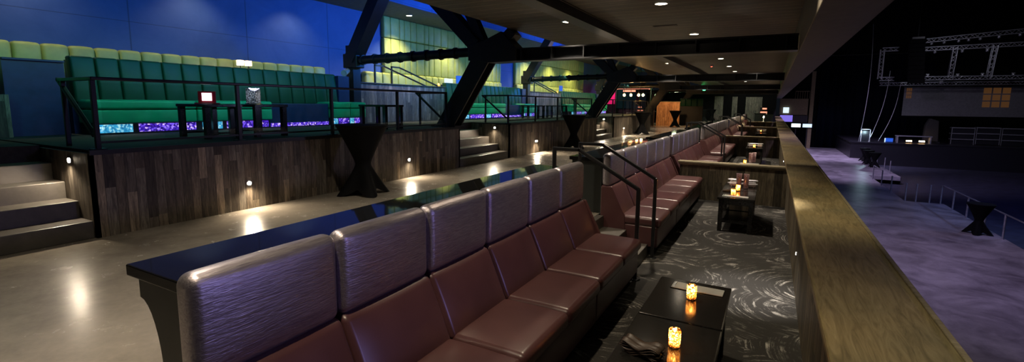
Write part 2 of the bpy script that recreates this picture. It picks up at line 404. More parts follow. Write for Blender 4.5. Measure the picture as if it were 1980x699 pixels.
# ------------------------------------------------------------------ ledge along the balcony
t = thing('balcony_counter', (.3, 0, 0), 'long wooden drink counter running along the balcony edge above the arena floor', 'counter')
MB(t.location).box(.33, -3, 0, .42, 51, .92).build('front_panel', 'booth_wood_y', t)
MB(t.location).box(.25, -3, .925, .70, 51, .97).build('countertop', 'counter_wood', t, .012)
MB(t.location).box(.69, -3, .88, .715, 51, .978).build('edge_strip', 'cap_wood', t, .004)
for (y, z) in ((5.63, .38), (7.63, .83), (9.19, .93-.08), (13.0, .6)):
    mk = MB(t.location).tube((.322, y, z), (.331, y, z), .024, 12).build('marker_light', 'chrome', t)
    MB(t.location).tube((.318, y, z), (.332, y, z), .016, 12).build('lens', 'marker_glow', mk)

# ------------------------------------------------------------------ banquettes
SEATZ = .48; PITCHY = .69
def lean(x, y, z): return (x-.44*max(0, z-.46), y, z)
def make_banquette(y0):
    t = thing('banquette', (-1.5, y0, 0), 'x', 'banquette', 'maroon and silver banquettes along the walkway'); o = t.location
    L = 6*PITCHY
    MB(o).box(-1.60, y0+.02, .06, -1.19, y0+L-.02, .33).box(-1.9, y0+.03, 0, -1.24, y0+L-.03, .1).build('plinth', 'black_cloth', t)
    b = MB(o)
    for i in range(3): b.puff(-1.75, y0+.005+i*2*PITCHY, .1, -1.165, y0+(i+1)*2*PITCHY-.005, .37, .02, (.006, 0, 0), mid=3)
    b.build('base', 'maroon_leather', t)
    MB(o).prism([(-1.915, 0), (-1.74, 0), (-1.74, .45), (-1.9, .83), (-1.915, .83)], 'Y', y0+.03, y0+L-.03).build('back_frame', 'dark_panel', t)
    for s_, yy in ((0, y0-.005), (1, y0+L-.035)):
        MB(o).prism([(-1.915, .02), (-1.56, .02), (-1.585, .47), (-1.77, .84), (-1.915, .84)], 'Y', yy, yy+.04).build('end_panel', 'maroon_leather', t, .012)
    for i in range(6):
        a, c = y0+i*PITCHY+.003, y0+(i+1)*PITCHY-.003
        MB(o).puff(-1.66, a, .36, -1.13, c, SEATZ, .045, (.004, 0, .012), k=4, mid=5).build('seat_cushion', 'maroon_leather', t)
        MB(o).puff(-1.76, a, .44, -1.625, c, .845, .036, (.022, 0, .008), lean, k=4, mid=5).build('back_cushion', 'maroon_leather', t)
        MB(o).puff(-1.912, a, .835, -1.80, c, 1.268, .05, (.016, .0, .004), None, k=4, mid=6).build('headrest', 'silver_fabric', t)
    return t
def make_counter(y0):
    t = thing('drink_counter', (-2.1, y0, WZ), 'x', 'counter', 'glossy black drink counters behind the banquettes'); o = t.location
    y1 = y0+6*PITCHY
    MB(o).box(-2.40, y0+.06, 1.15, -1.932, y1-.04, 1.2).build('countertop', 'black_lacquer', t, .006)
    prof = [(-1.94, WZ), (-1.94, 1.15), (-2.365, 1.15), (-2.365, 1.05)]
    for i in range(1, 9):
        a = i/8*math.pi/2; prof.append((-2.365+.15*math.sin(a), 1.05-.34*(1-math.cos(a))))
    prof += [(-2.205, .6), (-2.2, WZ)]
    for a in (y0+.09, y0+2.1, y1-.14): MB(o).prism(prof, 'Y', a, a+.045).build('end_panel', 'dark_panel', t)
    MB(o).box(-1.975, y0+.14, WZ, -1.94, y1-.14, 1.15).build('back_panel', 'dark_panel', t)
    return t
B_LAB = ['nearest maroon and silver banquette, filling the foreground',
         'second maroon and silver banquette, behind the handrails, ending at the first partition',
         'third banquette, starting just beyond the first low wooden partition',
         'fourth banquette, between the second pair of handrails and the second low partition',
         'fifth banquette from the camera, beyond the second low partition',
         'sixth banquette from the camera, far down the row beyond the third pair of handrails',
         'seventh banquette from the camera, beyond the third low partition',
         'eighth banquette from the camera, small and distant near the end of the row',
         'farthest banquette, last of the row before the dark end wall']
C_LAB = ['glossy black drink counter behind the nearest banquette', 'black drink counter behind the second banquette, with its panelled end beside the stair gap',
         'black drink counter behind the third banquette', 'black drink counter behind the fourth banquette', 'black drink counter behind the fifth banquette',
         'black drink counter behind the sixth banquette', 'black drink counter behind the seventh banquette', 'distant black drink counter behind the eighth banquette', 'farthest black drink counter behind the last banquette']
starts = [.87, 5.98, 10.46]
for k_ in range(1, 4): starts += [5.98+P*k_, 10.46+P*k_]
bq = dcn = None
for i, y in enumerate(starts):
    if bq is None:
        bq = make_banquette(y); bq['label'] = B_LAB[i]; dcn = make_counter(y); dcn['label'] = C_LAB[i]
    else:
        copy_tree(bq, loc=(-1.5, y, 0), label=B_LAB[i]); copy_tree(dcn, loc=(-2.1, y, WZ), label=C_LAB[i])

# ------------------------------------------------------------------ partitions, steps, handrails
D_LAB = ['nearest low wooden partition, at the end of the second banquette', 'second low wooden partition across the booths', 'third low wooden partition across the booths', 'farthest low wooden partition, pale under the end wall']
dv = None
for i in range(4):
    y = 10.17+P*i
    if dv is None:
        dv = thing('low_partition', (-.65, y, 0), D_LAB[0], 'partition', 'low partitions between booths'); o = dv.location
        MB(o).box(-1.60, y+.04, 0, .33, y+.2, .70).build('panel', 'booth_wood_x', dv)
        MB(o).box(-1.62, y+.01, .70, .328, y+.23, .735).build('cap_moulding', 'cap_wood', dv, .005)
        MB(o).box(-1.64, y-.01, .735, .328, y+.25, .77).build('cap_board', 'cap_wood', dv, .006)
    else: copy_tree(dv, loc=(-.65, y, 0), label=D_LAB[i])
ST_LAB = ['short concrete steps between the nearest two banquettes', 'short concrete steps at the second pair of handrails', 'short concrete steps at the third pair of handrails', 'distant short concrete steps at the fourth pair of handrails']
HR_LAB = [('black steel handrail beside the far end of the nearest banquette', 'black steel handrail beside the near end of the second banquette'),
          ('nearer black handrail of the second pair down the row', 'farther black handrail of the second pair down the row'),
          ('nearer black handrail of the third pair down the row', 'farther black handrail of the third pair down the row'),
          ('nearer black handrail of the distant fourth pair', 'farther black handrail of the distant fourth pair')]
st = hr = None
for i in range(4):
    y = 5.0+P*i
    if st is None:
        st = thing('step_flight', (-1.6, y, 0), ST_LAB[0], 'steps', 'short concrete steps from walkway to booths'); o = st.location
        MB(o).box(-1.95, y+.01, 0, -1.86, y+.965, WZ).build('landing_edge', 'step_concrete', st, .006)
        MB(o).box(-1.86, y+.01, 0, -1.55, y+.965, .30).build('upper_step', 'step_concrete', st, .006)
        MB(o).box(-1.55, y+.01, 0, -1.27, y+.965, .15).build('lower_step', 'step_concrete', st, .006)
    else: copy_tree(st, loc=(-1.6, y, 0), label=ST_LAB[i])
    for j, dy in enumerate((.05, .90)):
        yy = y+dy
        if hr is None:
            hr = thing('handrail', (-1.2, yy, 0), HR_LAB[0][0], 'handrail', 'black handrails at the booth steps'); o = hr.location
            MB(o).path([(-1.2, yy, 1.0), (-1.885, yy, 1.39), (-2.19, yy, 1.39)], .04).build('rail', 'rail_steel', hr, .008)
            MB(o).bar((-1.2, yy, .012), (-1.2, yy, 1.0+.012), .04, .04).build('post', 'rail_steel', hr, .006)
            MB(o).bar((-2.19, yy, WZ), (-2.19, yy, 1.41), .04, .04).build('post', 'rail_steel', hr, .006)
            MB(o).lathe([(.06, 0), (.06, .008), (.045, .014)], (-1.2, yy, 0), 20).build('foot_plate', 'rail_steel', hr)
        else: copy_tree(hr, loc=(-1.2, yy, 0), label=HR_LAB[i][j])

# ------------------------------------------------------------------ low tables and what stands on them
def make_table(x, y, lab):
    t = thing('low_table', (x, y, 0), lab, 'table', 'black low tables in the booths')
    MB().box(-.26, -.385, .495, .26, .385, .53).build('tabletop', 'table_black', t, .008)
    for sx_ in (-1, 1):
        for sy_ in (-1, 1): MB().box(sx_*.205-.03, sy_*.33-.03, 0, sx_*.205+.03, sy_*.33+.03, .495).build('leg', 'table_black', t, .004)
    MB().box(-.2, -.35, .42, .2, -.33, .495).box(-.2, .33, .42, .2, .35, .495).box(-.225, -.32, .42, -.205, .32, .495).box(.205, -.32, .42, .225, .32, .495).build('apron', 'table_black', t)
    b = MB().box(-.22, -.345, .165, .22, .345, .19)
    b.box(-.2, -.35, .14, .2, -.32, .175).box(-.2, .32, .14, .2, .35, .175).build('shelf', 'table_black', t)
    return t
tb = make_table(-.435, 2.655, 'black low table nearest the camera, holding a napkin stack and a lit candle')
copy_tree(tb, loc=(-.435, 3.44, 0), label='black low table pushed end to end beyond the nearest one, holding a menu')
copy_tree(tb, loc=(-.385, 8.09, 0), label='black low table with open shelf facing the camera beside the second banquette')
copy_tree(tb, loc=(-.385, 8.875, 0), label='black low table just behind the open-shelved one, in front of the first partition')
for y, l in ((12.75, 'near black low table just beyond the first partition'), (13.55, 'second black low table beyond the first partition'), (17.8, 'black low table in the booth before the second partition'), (18.6, 'black low table against the second partition'),
             (27.5, 'black low table in the booth before the third partition'), (29.2, 'distant black low table against the third partition')):
    copy_tree(tb, loc=(-.43, y, 0), label=l)
def make_candle(loc, lab):
    t = thing('candle_holder', loc, lab, 'candle', 'lit candles in gold mosaic glasses')
    MB().lathe([(.030, .004), (.033, .012), (.034, .05), (.034, .095), (.031, .104), (.0285, .103), (.0315, .094), (.0315, .02), (.02, .012)], (0, 0, 0), 28, False).build('glass', 'gold_mosaic', t)
    MB().lathe([(.028, 0), (.030, .004)], (0, 0, 0), 24).build('glass_base', 'chrome', t)
    MB().lathe([(.02, .012), (.02, .03), (.017, .032)], (0, 0, 0), 18).build('candle', 'white_wax', t)
    MB().lathe([(.002, .034), (.0065, .046), (.005, .06), (.0008, .076)], (0, 0, 0), 12).build('flame', 'flame', t)
    l = lamp('POINT', 'candle_light', (0, 0, .075), 1.6*K_CANDLE, (1, .66, .32), None, .012, parent=t)
    return t
cn = make_candle((-.40, 2.70, .53), 'lit gold mosaic candle beside the folded napkins on the nearest table')
for l_, p_ in (('lit gold mosaic candle in front of the menu on the second low table', (-.415, 3.46, .53)),
               ('lit gold mosaic candle, nearer of two on the table before the first partition', (-.44, 7.95, .53)),
               ('lit gold mosaic candle, farther of two on the table before the first partition', (-.40, 8.42, .53)),
               ('lit candle on the near table just beyond the first partition', (-.49, 12.5, .53)),
               ('lit candle with small trays in the booth before the second partition', (-.44, 17.6, .53)),
               ('lit candle in the booth before the third partition', (-.46, 28.9, .53))):
    copy_tree(cn, loc=p_, label=l_)
t = thing('candle_stand', (-.52, 39.53, .77), 'tall slim candle burning on the farthest partition', 'candle')
MB().lathe([(.07, 0), (.07, .02), (.03, .04), (.03, .26), (.035, .28)], (0, 0, 0), 14).build('stand', 'bright_chrome', t)
MB().lathe([(.01, .28), (.05, .34), (.01, .42)], (0, 0, 0), 14).build('flame', 'flame', t)
def menu(x, y, rz, lab, w_=.36, d_=.13):
    t = thing('menu_board', (x, y, .53), lab, 'menu', 'silver menus on the low tables', rz)
    MB().box(-w_/2, -d_/2, 0, w_/2, d_/2, .008).build('board', 'menu_metal', t, .002)
    MB().box(-w_/2-.004, -d_/2-.004, 0, w_/2+.004, d_/2+.004, .004).build('backing', 'table_black', t)
    MB().box(-w_/2+.01, -d_/2+.008, .008, -w_/2+.022, d_/2-.008, .011).build('clip', 'chrome', t)
    return t
menu(-.40, 3.67, -.03, 'silver menu lying across the far end of the second low table')
menu(-.40, 7.86, -.02, 'silver menu at the near edge of the open-shelved low table')
menu(-.40, 12.6, 0, 'pale menu on the table just beyond the first partition', .42, .2)
# folded napkins: six stacked, each its own thing
for i in range(6):
    w_ = MB(); nx, ny = 14, 8; vs = []; fs = []
    for sd in (0, 1):
        for a in range(nx+1):
            for b in range(ny+1):
                u, v = a/nx-.5, b/ny-.5
                zz = .012*math.sin(u*9+i)*(.4+abs(v))+.006*math.sin(v*14+u*6)+.02*max(0, abs(u)-.3)
                vs.append((u*.22, v*.10, zz+.010*sd*(1 if 0 < a < nx and 0 < b < ny else .45)))
    q = (nx+1)*(ny+1)
    for a in range(nx):
        for b in range(ny):
            p0 = a*(ny+1)+b; fs.append((p0, p0+1, p0+ny+2, p0+ny+1)); fs.append((q+p0, q+p0+ny+1, q+p0+ny+2, q+p0+1))
    for a in range(nx):
        for b in (0, ny):
            p0 = a*(ny+1)+b; p1 = p0+ny+1; fs.append((p0, p1, q+p1, q+p0) if b == 0 else (p1, p0, q+p0, q+p1))
    for b in range(ny):
        for a in (0, nx):
            p0 = a*(ny+1)+b; fs.append((p0, q+p0, q+p0+1, p0+1) if a == 0 else (p0+1, q+p0+1, q+p0, p0))
    w_.add(vs, fs, True)
    lab = ['bottom', 'second from bottom', 'third from bottom', 'third from top', 'second from top', 'top'][i]
    n_ = w_.build('folded_napkin', 'napkin_cloth', loc=(-.545+.006*(i % 3), 2.52-.005*i, .545+.0105*i)); n_.rotation_euler = (0, 0, -.28+.05*((i*7) % 3-1))
    tag(n_, f'dark folded napkin, {lab} of the stack beside the nearest candle', 'napkin', 'folded napkins stacked on the nearest table')
# tall mosaic vases and chrome racks on the second tables
vs_ = None
for l_, p_ in (('tall pale mosaic vase, left of the pair before the first partition', (-.41, 8.75, .53)), ('tall pale mosaic vase, right of the pair before the first partition', (-.30, 8.73, .53)),
               ('tall pale mosaic vase, right of the pair beyond the first partition', (-.31, 12.95, .53)), ('shorter pale mosaic vase, left of the pair beyond the first partition', (-.38, 12.75, .53))):
    if vs_ is None:
        vs_ = thing('mosaic_vase', p_, l_, 'vase', 'pale mosaic vases on the low tables')
        MB().lathe([(.03, 0), (.036, .01), (.038, .08), (.042, .23), (.045, .25), (.041, .25), (.036, .21), (.032, .02)], (0, 0, 0), 24, False).build('glass', 'silver_mosaic', vs_)
        MB().lathe([(.02, .0), (.036, .002), (.036, .012)], (0, 0, 0), 24).build('foot', 'chrome', vs_)
    else: c_ = copy_tree(vs_, loc=p_, label=l_)
def ring(w_, l_, h, r, tube=.007, n=10):
    b = MB(); pts = []
    for i in range(n+1): a = -math.pi/2+math.pi*i/n; pts.append((w_/2-r+r*math.cos(a), r*math.sin(a), h))
    for i in range(n+1): a = math.pi/2+math.pi*i/n; pts.append((-w_/2+r+r*math.cos(a), r*math.sin(a), h))
    for i in range(len(pts)): b.tube(pts[i], pts[(i+1) % len(pts)], tube, 6)
    return b
rk = None
for l_, p_ in (('chrome wire rack holding condiments, on the table before the first partition', (-.36, 8.93, .53)), ('small bright wire rack in the booth before the second partition', (-.42, 18.0, .53)), ('small bright wire rack in the booth before the third partition', (-.44, 29.3, .53))):
    if rk is None:
        rk = thing('condiment_rack', p_, l_, 'rack', 'chrome condiment racks on the low tables')
        ring(.46, .1, .115, .05).build('upper_ring', 'bright_chrome', rk); ring(.46, .1, .055, .05).build('lower_ring', 'bright_chrome', rk)
        MB().box(-.2, -.035, .012, -.07, .035, .085).box(.07, -.035, .012, .2, .035, .085).build('tray', 'bright_chrome', rk, .006)
        b = MB()
        for sx_ in (-.17, .17):
            for sy_ in (-.05, .05): b.tube((sx_, sy_, 0), (sx_, sy_, .115), .004, 6)
        b.build('wire_legs', 'bright_chrome', rk)
    else: copy_tree(rk, loc=p_, label=l_)
n_ = MB().puff(-.09, -.045, 0, .09, .045, .03, .014, (.0, 0, .008)).build('folded_napkin', 'napkin_cloth', loc=(-.53, 8.3, .53)); n_.rotation_euler.z = .3
tag(n_, 'dark rolled napkin left of the two candles before the first partition', 'napkin')

# ------------------------------------------------------------------ raised decks, stairs, railings
def make_deck(y0, y1, lab):
    t = thing('raised_deck', (-6.2, y0, WZ), lab, 'platform', 'wood clad raised decks along the walkway'); o = t.location
    MB(o).box(-6.2, y0, WZ, -6.16, y1, DZ-.03).build('front_cladding', 'wood_wall_y', t)
    MB(o).box(-7.45, y0-.0, WZ, -6.16, y0+.04, DZ-.03).build('end_cladding', 'wood_wall_x', t)
    MB(o).box(-7.45, y1-.04, WZ, -6.16, y1, DZ-.03).build('end_cladding', 'wood_wall_x', t)
    MB(o).box(-9.6, y0+.04, DZ-.03, -6.14, y1+.0, DZ).build('deck_floor', 'deck_carpet', t)
    MB(o).box(-6.155, y0, DZ-.045, -6.13, y1, DZ+.005).build('nosing', 'black_steel', t)
    return t
def step_light(t, p, d, e=8):
    """round brick light in the cladding, d = outward normal"""
    p = Vector(p)-t.location; d = Vector(d)
    lt = MB().tube(p, p+d*.012, .042, 18).build('step_light', 'chrome', t)
    MB().tube(p+d*.008, p+d*.018, .026, 14).build('lens', 'step_glow', lt)
    lamp('SPOT', 'step_light_lamp', p+d*.05, e*K_STEP, (1, .82, .6), p+d*.5+Vector((0, 0, -.55)), .03, 150, .8, parent=t)
decks = [(2.17, 8.83), (11.15, 18.4), (20.75, 28.05), (39.4, 51.0)]
DL = ['wood clad raised deck nearest the camera, behind the near tall cocktail table', 'second wood clad raised deck, between the two stairways', 'third wood clad raised deck, in front of the warm chandelier', 'pale far platform behind the row of distant cocktail tables']
for (a, b), l_ in zip(decks, DL):
    t = make_deck(a, b, l_)
    for q in (a+1.68, a+4.92, a+(1.6 if a > 3 else 9)):
        if q < b: step_light(t, (-6.16, q, .80), (1, 0, 0), 14)
    step_light(t, (-6.62, a, 1.25), (0, -1, 0), 12)
def make_stairs(y0, y1, lab, copyof=None):
    t = thing('staircase', (-6.2, y0, WZ), lab, 'stairs', 'concrete stairways up to the decks'); o = t.location
    for i in range(5):
        z1 = WZ+.1852*(i+1); x1 = -6.2-.3*i
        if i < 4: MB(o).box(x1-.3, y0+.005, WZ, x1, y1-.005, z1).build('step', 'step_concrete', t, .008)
    MB(o).box(-9.6, y0+.005, WZ, -7.4, y1-.005, DZ-.002).build('landing', 'deck_carpet', t)
    return t
make_stairs(-1.2, 2.17, 'concrete stairway at the left edge of the photo, before the nearest deck')
make_stairs(8.83, 11.15, 'concrete stairway between the nearest and second decks')
make_stairs(18.4, 20.75, 'concrete stairway between the second and farthest decks')
def make_railing(y0, y1, lab, n):
    t = thing('glass_railing', (-6.28, y0, DZ), lab, 'railing', 'glass railings along the raised decks'); o = t.location
    ya, yb = y0+.13, y1-.36; X = -6.28; zt = 2.14
    ys = [ya+(yb-ya)*i/n for i in range(n+1)]
    MB(o).box(X-.03, ya-.02, zt-.035, X+.03, yb+.02, zt).build('top_rail', 'rail_steel', t, .008)
    for y in ys:
        po = MB(o).box(X-.022, y-.022, DZ, X+.022, y+.022, zt-.035).build('post', 'rail_steel', t, .004)
        MB(o).box(X-.06, y-.06, DZ, X+.06, y+.06, DZ+.01).build('base_plate', 'rail_steel', po, .003)
    for i in range(n):
        MB(o).box(X-.005, ys[i]+.06, DZ+.09, X+.005, ys[i+1]-.06, zt-.06).build('glass_pane', 'pane_glass', t)
        MB(o).box(X-.012, ys[i]+.02, DZ+.06, X+.012, ys[i+1]-.02, DZ+.085).build('bottom_rail', 'rail_steel', t)
    for y in (ya, yb):
        MB(o).path([(X, y, zt-.02), (-7.1, y, zt-.02), (-6.35, y, 1.53), (X, y, 1.53)], .04).build('stair_handrail', 'rail_steel', t, .006)
        MB(o).box(-7.02, y-.02, DZ, -6.98, y+.02, zt-.03).build('post', 'rail_steel', t, .004)
    return t
make_railing(2.17, 8.83, 'black framed glass railing on the nearest deck', 4)
make_railing(11.15, 18.4, 'black framed glass railing on the second deck', 4)
make_railing(20.75, 28.05, 'black framed glass railing on the farthest deck', 4)

# green seating on the decks
def make_green(y0, y1, lab):
    t = thing('green_banquette', (-9.3, y0, DZ), lab, 'banquette', 'long green banquettes on the raised decks'); o = t.location
    yb = y1-.35; n = round((yb-y0)/.315); w_ = (yb-y0)/n; b = MB(o); ln = lambda x, y, z: (x-.12*(z-1.85), y, z)
    for i in range(n): b.puff(-9.42, y0+i*w_+.003, 1.85, -9.25, y0+(i+1)*w_-.003, 2.56, .035, (.02, 0, .0), ln, k=2, mid=3)
    b.build('backrest', 'green_velvet', t)
    MB(o).box(-9.55, y0+.01, DZ, -9.42, y1-.01, 2.5).build('back_frame', 'navy_panel', t)
    MB(o).box(-9.46, y1-.34, 1.85, -9.25, y1, 2.53).build('end_panel', 'navy_panel', t, .01)
    segs = [(y0+.02, y0+2.85), (y0+4.35, y1)]
    for a, c in segs:
        m_ = max(2, round((c-a)/1.3)); ww = (c-a)/m_
        for i in range(m_):
            MB(o).puff(-9.3, a+i*ww+.01, 1.755, -8.68, a+(i+1)*ww-.01, 1.90, .04, (.005, 0, .008), k=3, mid=4).build('seat_cushion', 'teal_leather', t)
            MB(o).puff(-9.3, a+i*ww+.01, 1.545, -8.70, a+(i+1)*ww-.01, 1.75, .02, (.008, 0, 0), k=2, mid=3).build('seat_front', 'teal_leather', t)
        MB(o).box(-9.3, a+.03, DZ, -8.78, c-.03, 1.54).build('plinth', 'black_steel', t)
        L_ = c-a
        for q0, q1, mt in ((.02, .17, 'cyan_reflection'), (.2, .5, 'violet_reflection'), (.54, .66, 'cyan_reflection'), (.69, .98, 'violet_reflection')):
            MB(o).box(-8.78, a+L_*q0, DZ+.03, -8.765, a+L_*q1, 1.53).build('reflection_panel', mt, t)  # reflections in the railing glass, built as glowing panels
    a, c = segs[0][1]+.02, segs[1][0]-.02
    MB(o).box(-9.35, a, DZ, -8.85, c, 1.86).build('storage_cabinet', 'navy_panel', t, .01)
    MB(o).box(-8.85, a+.02, DZ+.02, -8.83, c-.02, DZ+.09).build('reflection_panel', 'violet_reflection', t)  # glowing strip, also stands for a glass reflection
    return t
make_green(3.17, 8.5, 'long green banquette with tufted back on the nearest deck')
make_green(12.6, 18.15, 'long green banquette with tufted back on the second deck')
make_green(22.2, 27.8, 'distant green banquette on the farthest deck')
t = thing('green_banquette', (-9.3, -.5, DZ), 'end of a green banquette cut off by the left edge of the photo', 'banquette'); o = t.location
MB(o).puff(-9.45, -2.0, 2.1, -9.15, 2.36, 2.38, .05, (.02, 0, .01)).build('backrest', 'teal_leather', t)
MB(o).box(-9.45, -2.0, 1.96, -9.25, 2.32, 2.1).build('seat_rail', 'navy_panel', t)
MB(o).box(-9.45, -2.0, DZ, -9.12, 2.42, 1.96).build('base', 'wood_wall_y', t)
# blue low wall behind the first stair, wooden low walls behind the others
def low_wall(y0, y1, z, mat, capm, lab):
    t = thing('low_wall', (-9.5, y0, DZ), lab, 'wall'); o = t.location
    MB(o).box(-9.5, y0, DZ, -9.32, y1, z-.03).build('panel', mat, t); MB(o).box(-9.54, y0, z-.03, -9.28, y1, z).build('cap', capm, t, .005)
    return t
low_wall(2.44, 3.1, 2.47, 'navy_panel', 'navy_panel', 'dark blue low wall at the left end of the nearest green banquette')
low_wall(8.9, 12.55, 2.42, 'wood_wall_y', 'dark_panel', 'wooden low wall behind the stairs between the first two decks')
low_wall(18.7, 22.15, 2.45, 'wood_wall_y', 'dark_panel', 'wooden low wall behind the stairs before the farthest deck')
struct(MB().box(-11, -3, WZ+.002, -9.61, 30, 1.9).build('floor_upper_tier', 'deck_carpet'))
# upper tier olive benches
def olive(y0, y1, lab):
    t = thing('olive_banquette', (-10.9, y0, 1.9), lab, 'banquette', 'olive banquettes on the upper tier'); o = t.location
    n = round((y1-y0)/.36); w_ = (y1-y0)/n; b = MB(o)
    for i in range(n): b.puff(-10.98, y0+i*w_+.003, 2.33, -10.78, y0+(i+1)*w_-.003, 2.825, .05, (.02, 0, .015), k=2, mid=3)
    b.build('backrest', 'olive_fabric', t)
    b = MB(o); m_ = max(1, round((y1-y0)/1.4)); ww = (y1-y0)/m_
    for i in range(m_): b.puff(-10.98, y0+i*ww+.01, 2.15, -10.35, y0+(i+1)*ww-.01, 2.35, .04, (0, 0, .008), k=2, mid=3)
    b.build('seat', 'olive_leather', t); MB(o).box(-10.95, y0+.02, 1.9, -10.42, y1-.02, 2.15).build('plinth', 'black_steel', t)
    return t
olive(-1, 9.1, 'olive tufted banquette against the blue wall on the upper tier, nearest of the row')
olive(10.55, 18.75, 'olive tufted banquette under the first upholstered wall')
olive(20.2, 29.3, 'olive tufted banquette under the far upholstered wall')
def pad_wall(y0, y1, lab):
    t = thing('upholstered_wall', (-10.97, y0, 2.8), lab, 'wall panel', 'olive upholstered wall panels'); o = t.location
    random.seed(int(y0*10)); b = MB(o); c = MB(o); y = y0
    while y < y1-.1:
        w_ = random.choice((.24, .3, .3, .36, .42)); w_ = min(w_, y1-y)
        b.puff(-11, y+.003, 2.84, -10.86, y+w_-.003, 3.93, .04, (.02, 0, 0), k=2, mid=2); c.puff(-11, y+.003, 3.94, -10.86, y+w_-.003, 4.6, .04, (.02, 0, 0), k=2, mid=2); y += w_
    b.build('lower_channels', 'olive_wall_fabric', t); c.build('upper_channels', 'olive_wall_fabric', t)
pad_wall(11.45, 18.8, 'nearer olive upholstered wall panel with vertical channels under soffit lights')
pad_wall(20.2, 29.5, 'farther olive upholstered wall panel with vertical channels')
# tier handrails
def tier_rail(y0, lab, h=None):
    t = thing('tier_handrail', (-9.6, y0, 1.9), lab, 'handrail', 'black handrails to the upper tier'); o = t.location
    MB(o).path([(-10.3, y0, 2.45), (-10.3, y0, 2.98), (-10.3, y0+.35, 2.98), (-9.62, y0+1.5, 2.42)], .045).build('rail', 'rail_steel', t, .006)
    MB(o).bar((-10.3, y0, 1.9), (-10.3, y0, 2.45), .045, .045).build('post', 'rail_steel', t)
tier_rail(10.45, 'nearer black handrail up to the tier beside the first upholstered wall')
tier_rail(11.15, 'farther black handrail up to the tier beside the first upholstered wall')
tier_rail(20.6, 'distant black handrail up to the tier beside the far upholstered wall')
tier_rail(21.1, 'second distant black handrail up to the tier beside the far upholstered wall')

# dark lounge tables on the decks and small things on them
tt = None
for l_, p_ in (('dark lounge table with a red framed screen, behind the nearest railing', (-7.1, 3.93, DZ)), ('dark lounge table with a crystal lantern, behind the nearest railing', (-6.95, 4.55, DZ)),
               ('dark lounge table near the right end of the nearest deck', (-7.0, 7.25, DZ)), ('dark lounge table on the second deck near the railing', (-7.6, 15.5, DZ)), ('dark lounge table on the second deck, farther along the railing', (-7.4, 17.2, DZ))):
    if tt is None:
        tt = thing('lounge_table', p_, l_, 'table', 'dark lounge tables on the decks')
        MB().box(-.36, -.27, .44, .36, .27, .48).build('tabletop', 'table_black', tt, .006)
        for sx_ in (-1, 1):
            for sy_ in (-1, 1): MB().box(sx_*.31-.035, sy_*.22-.035, 0, sx_*.31+.035, sy_*.22+.035, .44).build('leg', 'table_black', tt)
        MB().box(-.30, -.22, .06, -.27, .22, .09).box(.27, -.22, .06, .30, .22, .09).build('stretcher', 'table_black', tt)
    else: copy_tree(tt, loc=p_, label=l_)
t = thing('framed_screen', (-7.15, 3.93, DZ+.4805), 'small bright screen in a red frame standing on a deck table', 'screen', rz=.95)
MB().box(-.11, -.015, .015, .11, .015, .18).build('red_frame', 'red_plastic', t, .01); MB().box(-.06, -.021, .045, .06, -.014, .155).build('display', 'screen_white', t)
MB().box(-.15, -.08, 0, .15, .08, .016).build('tray', 'red_plastic', t, .005)
t = thing('crystal_lantern', (-6.95, 4.5, DZ+.4805), 'square silver crystal lantern on a deck table', 'lantern', rz=.5)
MB().box(-.075, -.075, .01, .075, .075, .24).build('crystal_body', 'crystal_mosaic', t, .008); MB().box(-.085, -.085, 0, .085, .085, .012).build('base', 'chrome', t)
lamp('POINT', 'lantern_light', (0, 0, .13), .35, (.85, .9, 1), None, .02, parent=t)
for i, (y, l_) in enumerate(((6.35, 'small square lamp, left of the pair on the upper tier'), (6.53, 'small square lamp, right of the pair on the upper tier'))):
    t = thing('table_lamp', (-10.2, y, 2.36), l_, 'lamp', 'small lamps on the upper tier')
    MB().box(-.05, -.055, .31, .05, .055, .42).build('lamp_shade', 'warm_square', t, .008); MB().tube((0, 0, .03), (0, 0, .31), .012, 8).build('stem', 'black_steel', t); MB().box(-.05, -.05, 0, .05, .05, .03).build('base', 'black_steel', t)
t = thing('tier_table', (-10.12, 6.1, 1.9), 'dark narrow table on the upper tier under the two small lamps', 'table'); o = t.location
MB().box(-.16, -.1, .42, .2, .7, .46).build('tabletop', 'table_black', t); MB().box(-.05, .1, 0, .05, .5, .42).build('pedestal', 'table_black', t)
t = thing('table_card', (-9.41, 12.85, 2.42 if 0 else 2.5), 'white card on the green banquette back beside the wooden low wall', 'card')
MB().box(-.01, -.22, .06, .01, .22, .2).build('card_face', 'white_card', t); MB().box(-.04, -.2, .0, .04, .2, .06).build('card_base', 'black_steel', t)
c_ = copy_tree(cn, loc=(-9.4, 12.3, 2.42), label='lit candle on the cap of the wooden low wall'); c_['group'] = 'candles on the low walls'
c_ = copy_tree(cn, loc=(-9.4, 21.9, 2.45), label='distant lit candle on the low wall beside the far upholstered wall'); c_['group'] = 'candles on the low walls'
bp = thing('blue_plaque', (-10.2, 14.6, 1.9), 'upright blue board in front of the first upholstered wall', 'board', 'blue boards on the upper tier')
MB().box(-.02, -.19, .62, .02, .19, 1.0).build('board_face', 'blue_card', bp); MB().box(-.03, -.03, 0, .03, .03, .62).build('stand', 'black_steel', bp)
copy_tree(bp, loc=(-10.2, 24.2, 1.9), label='upright blue board in front of the far upholstered wall')

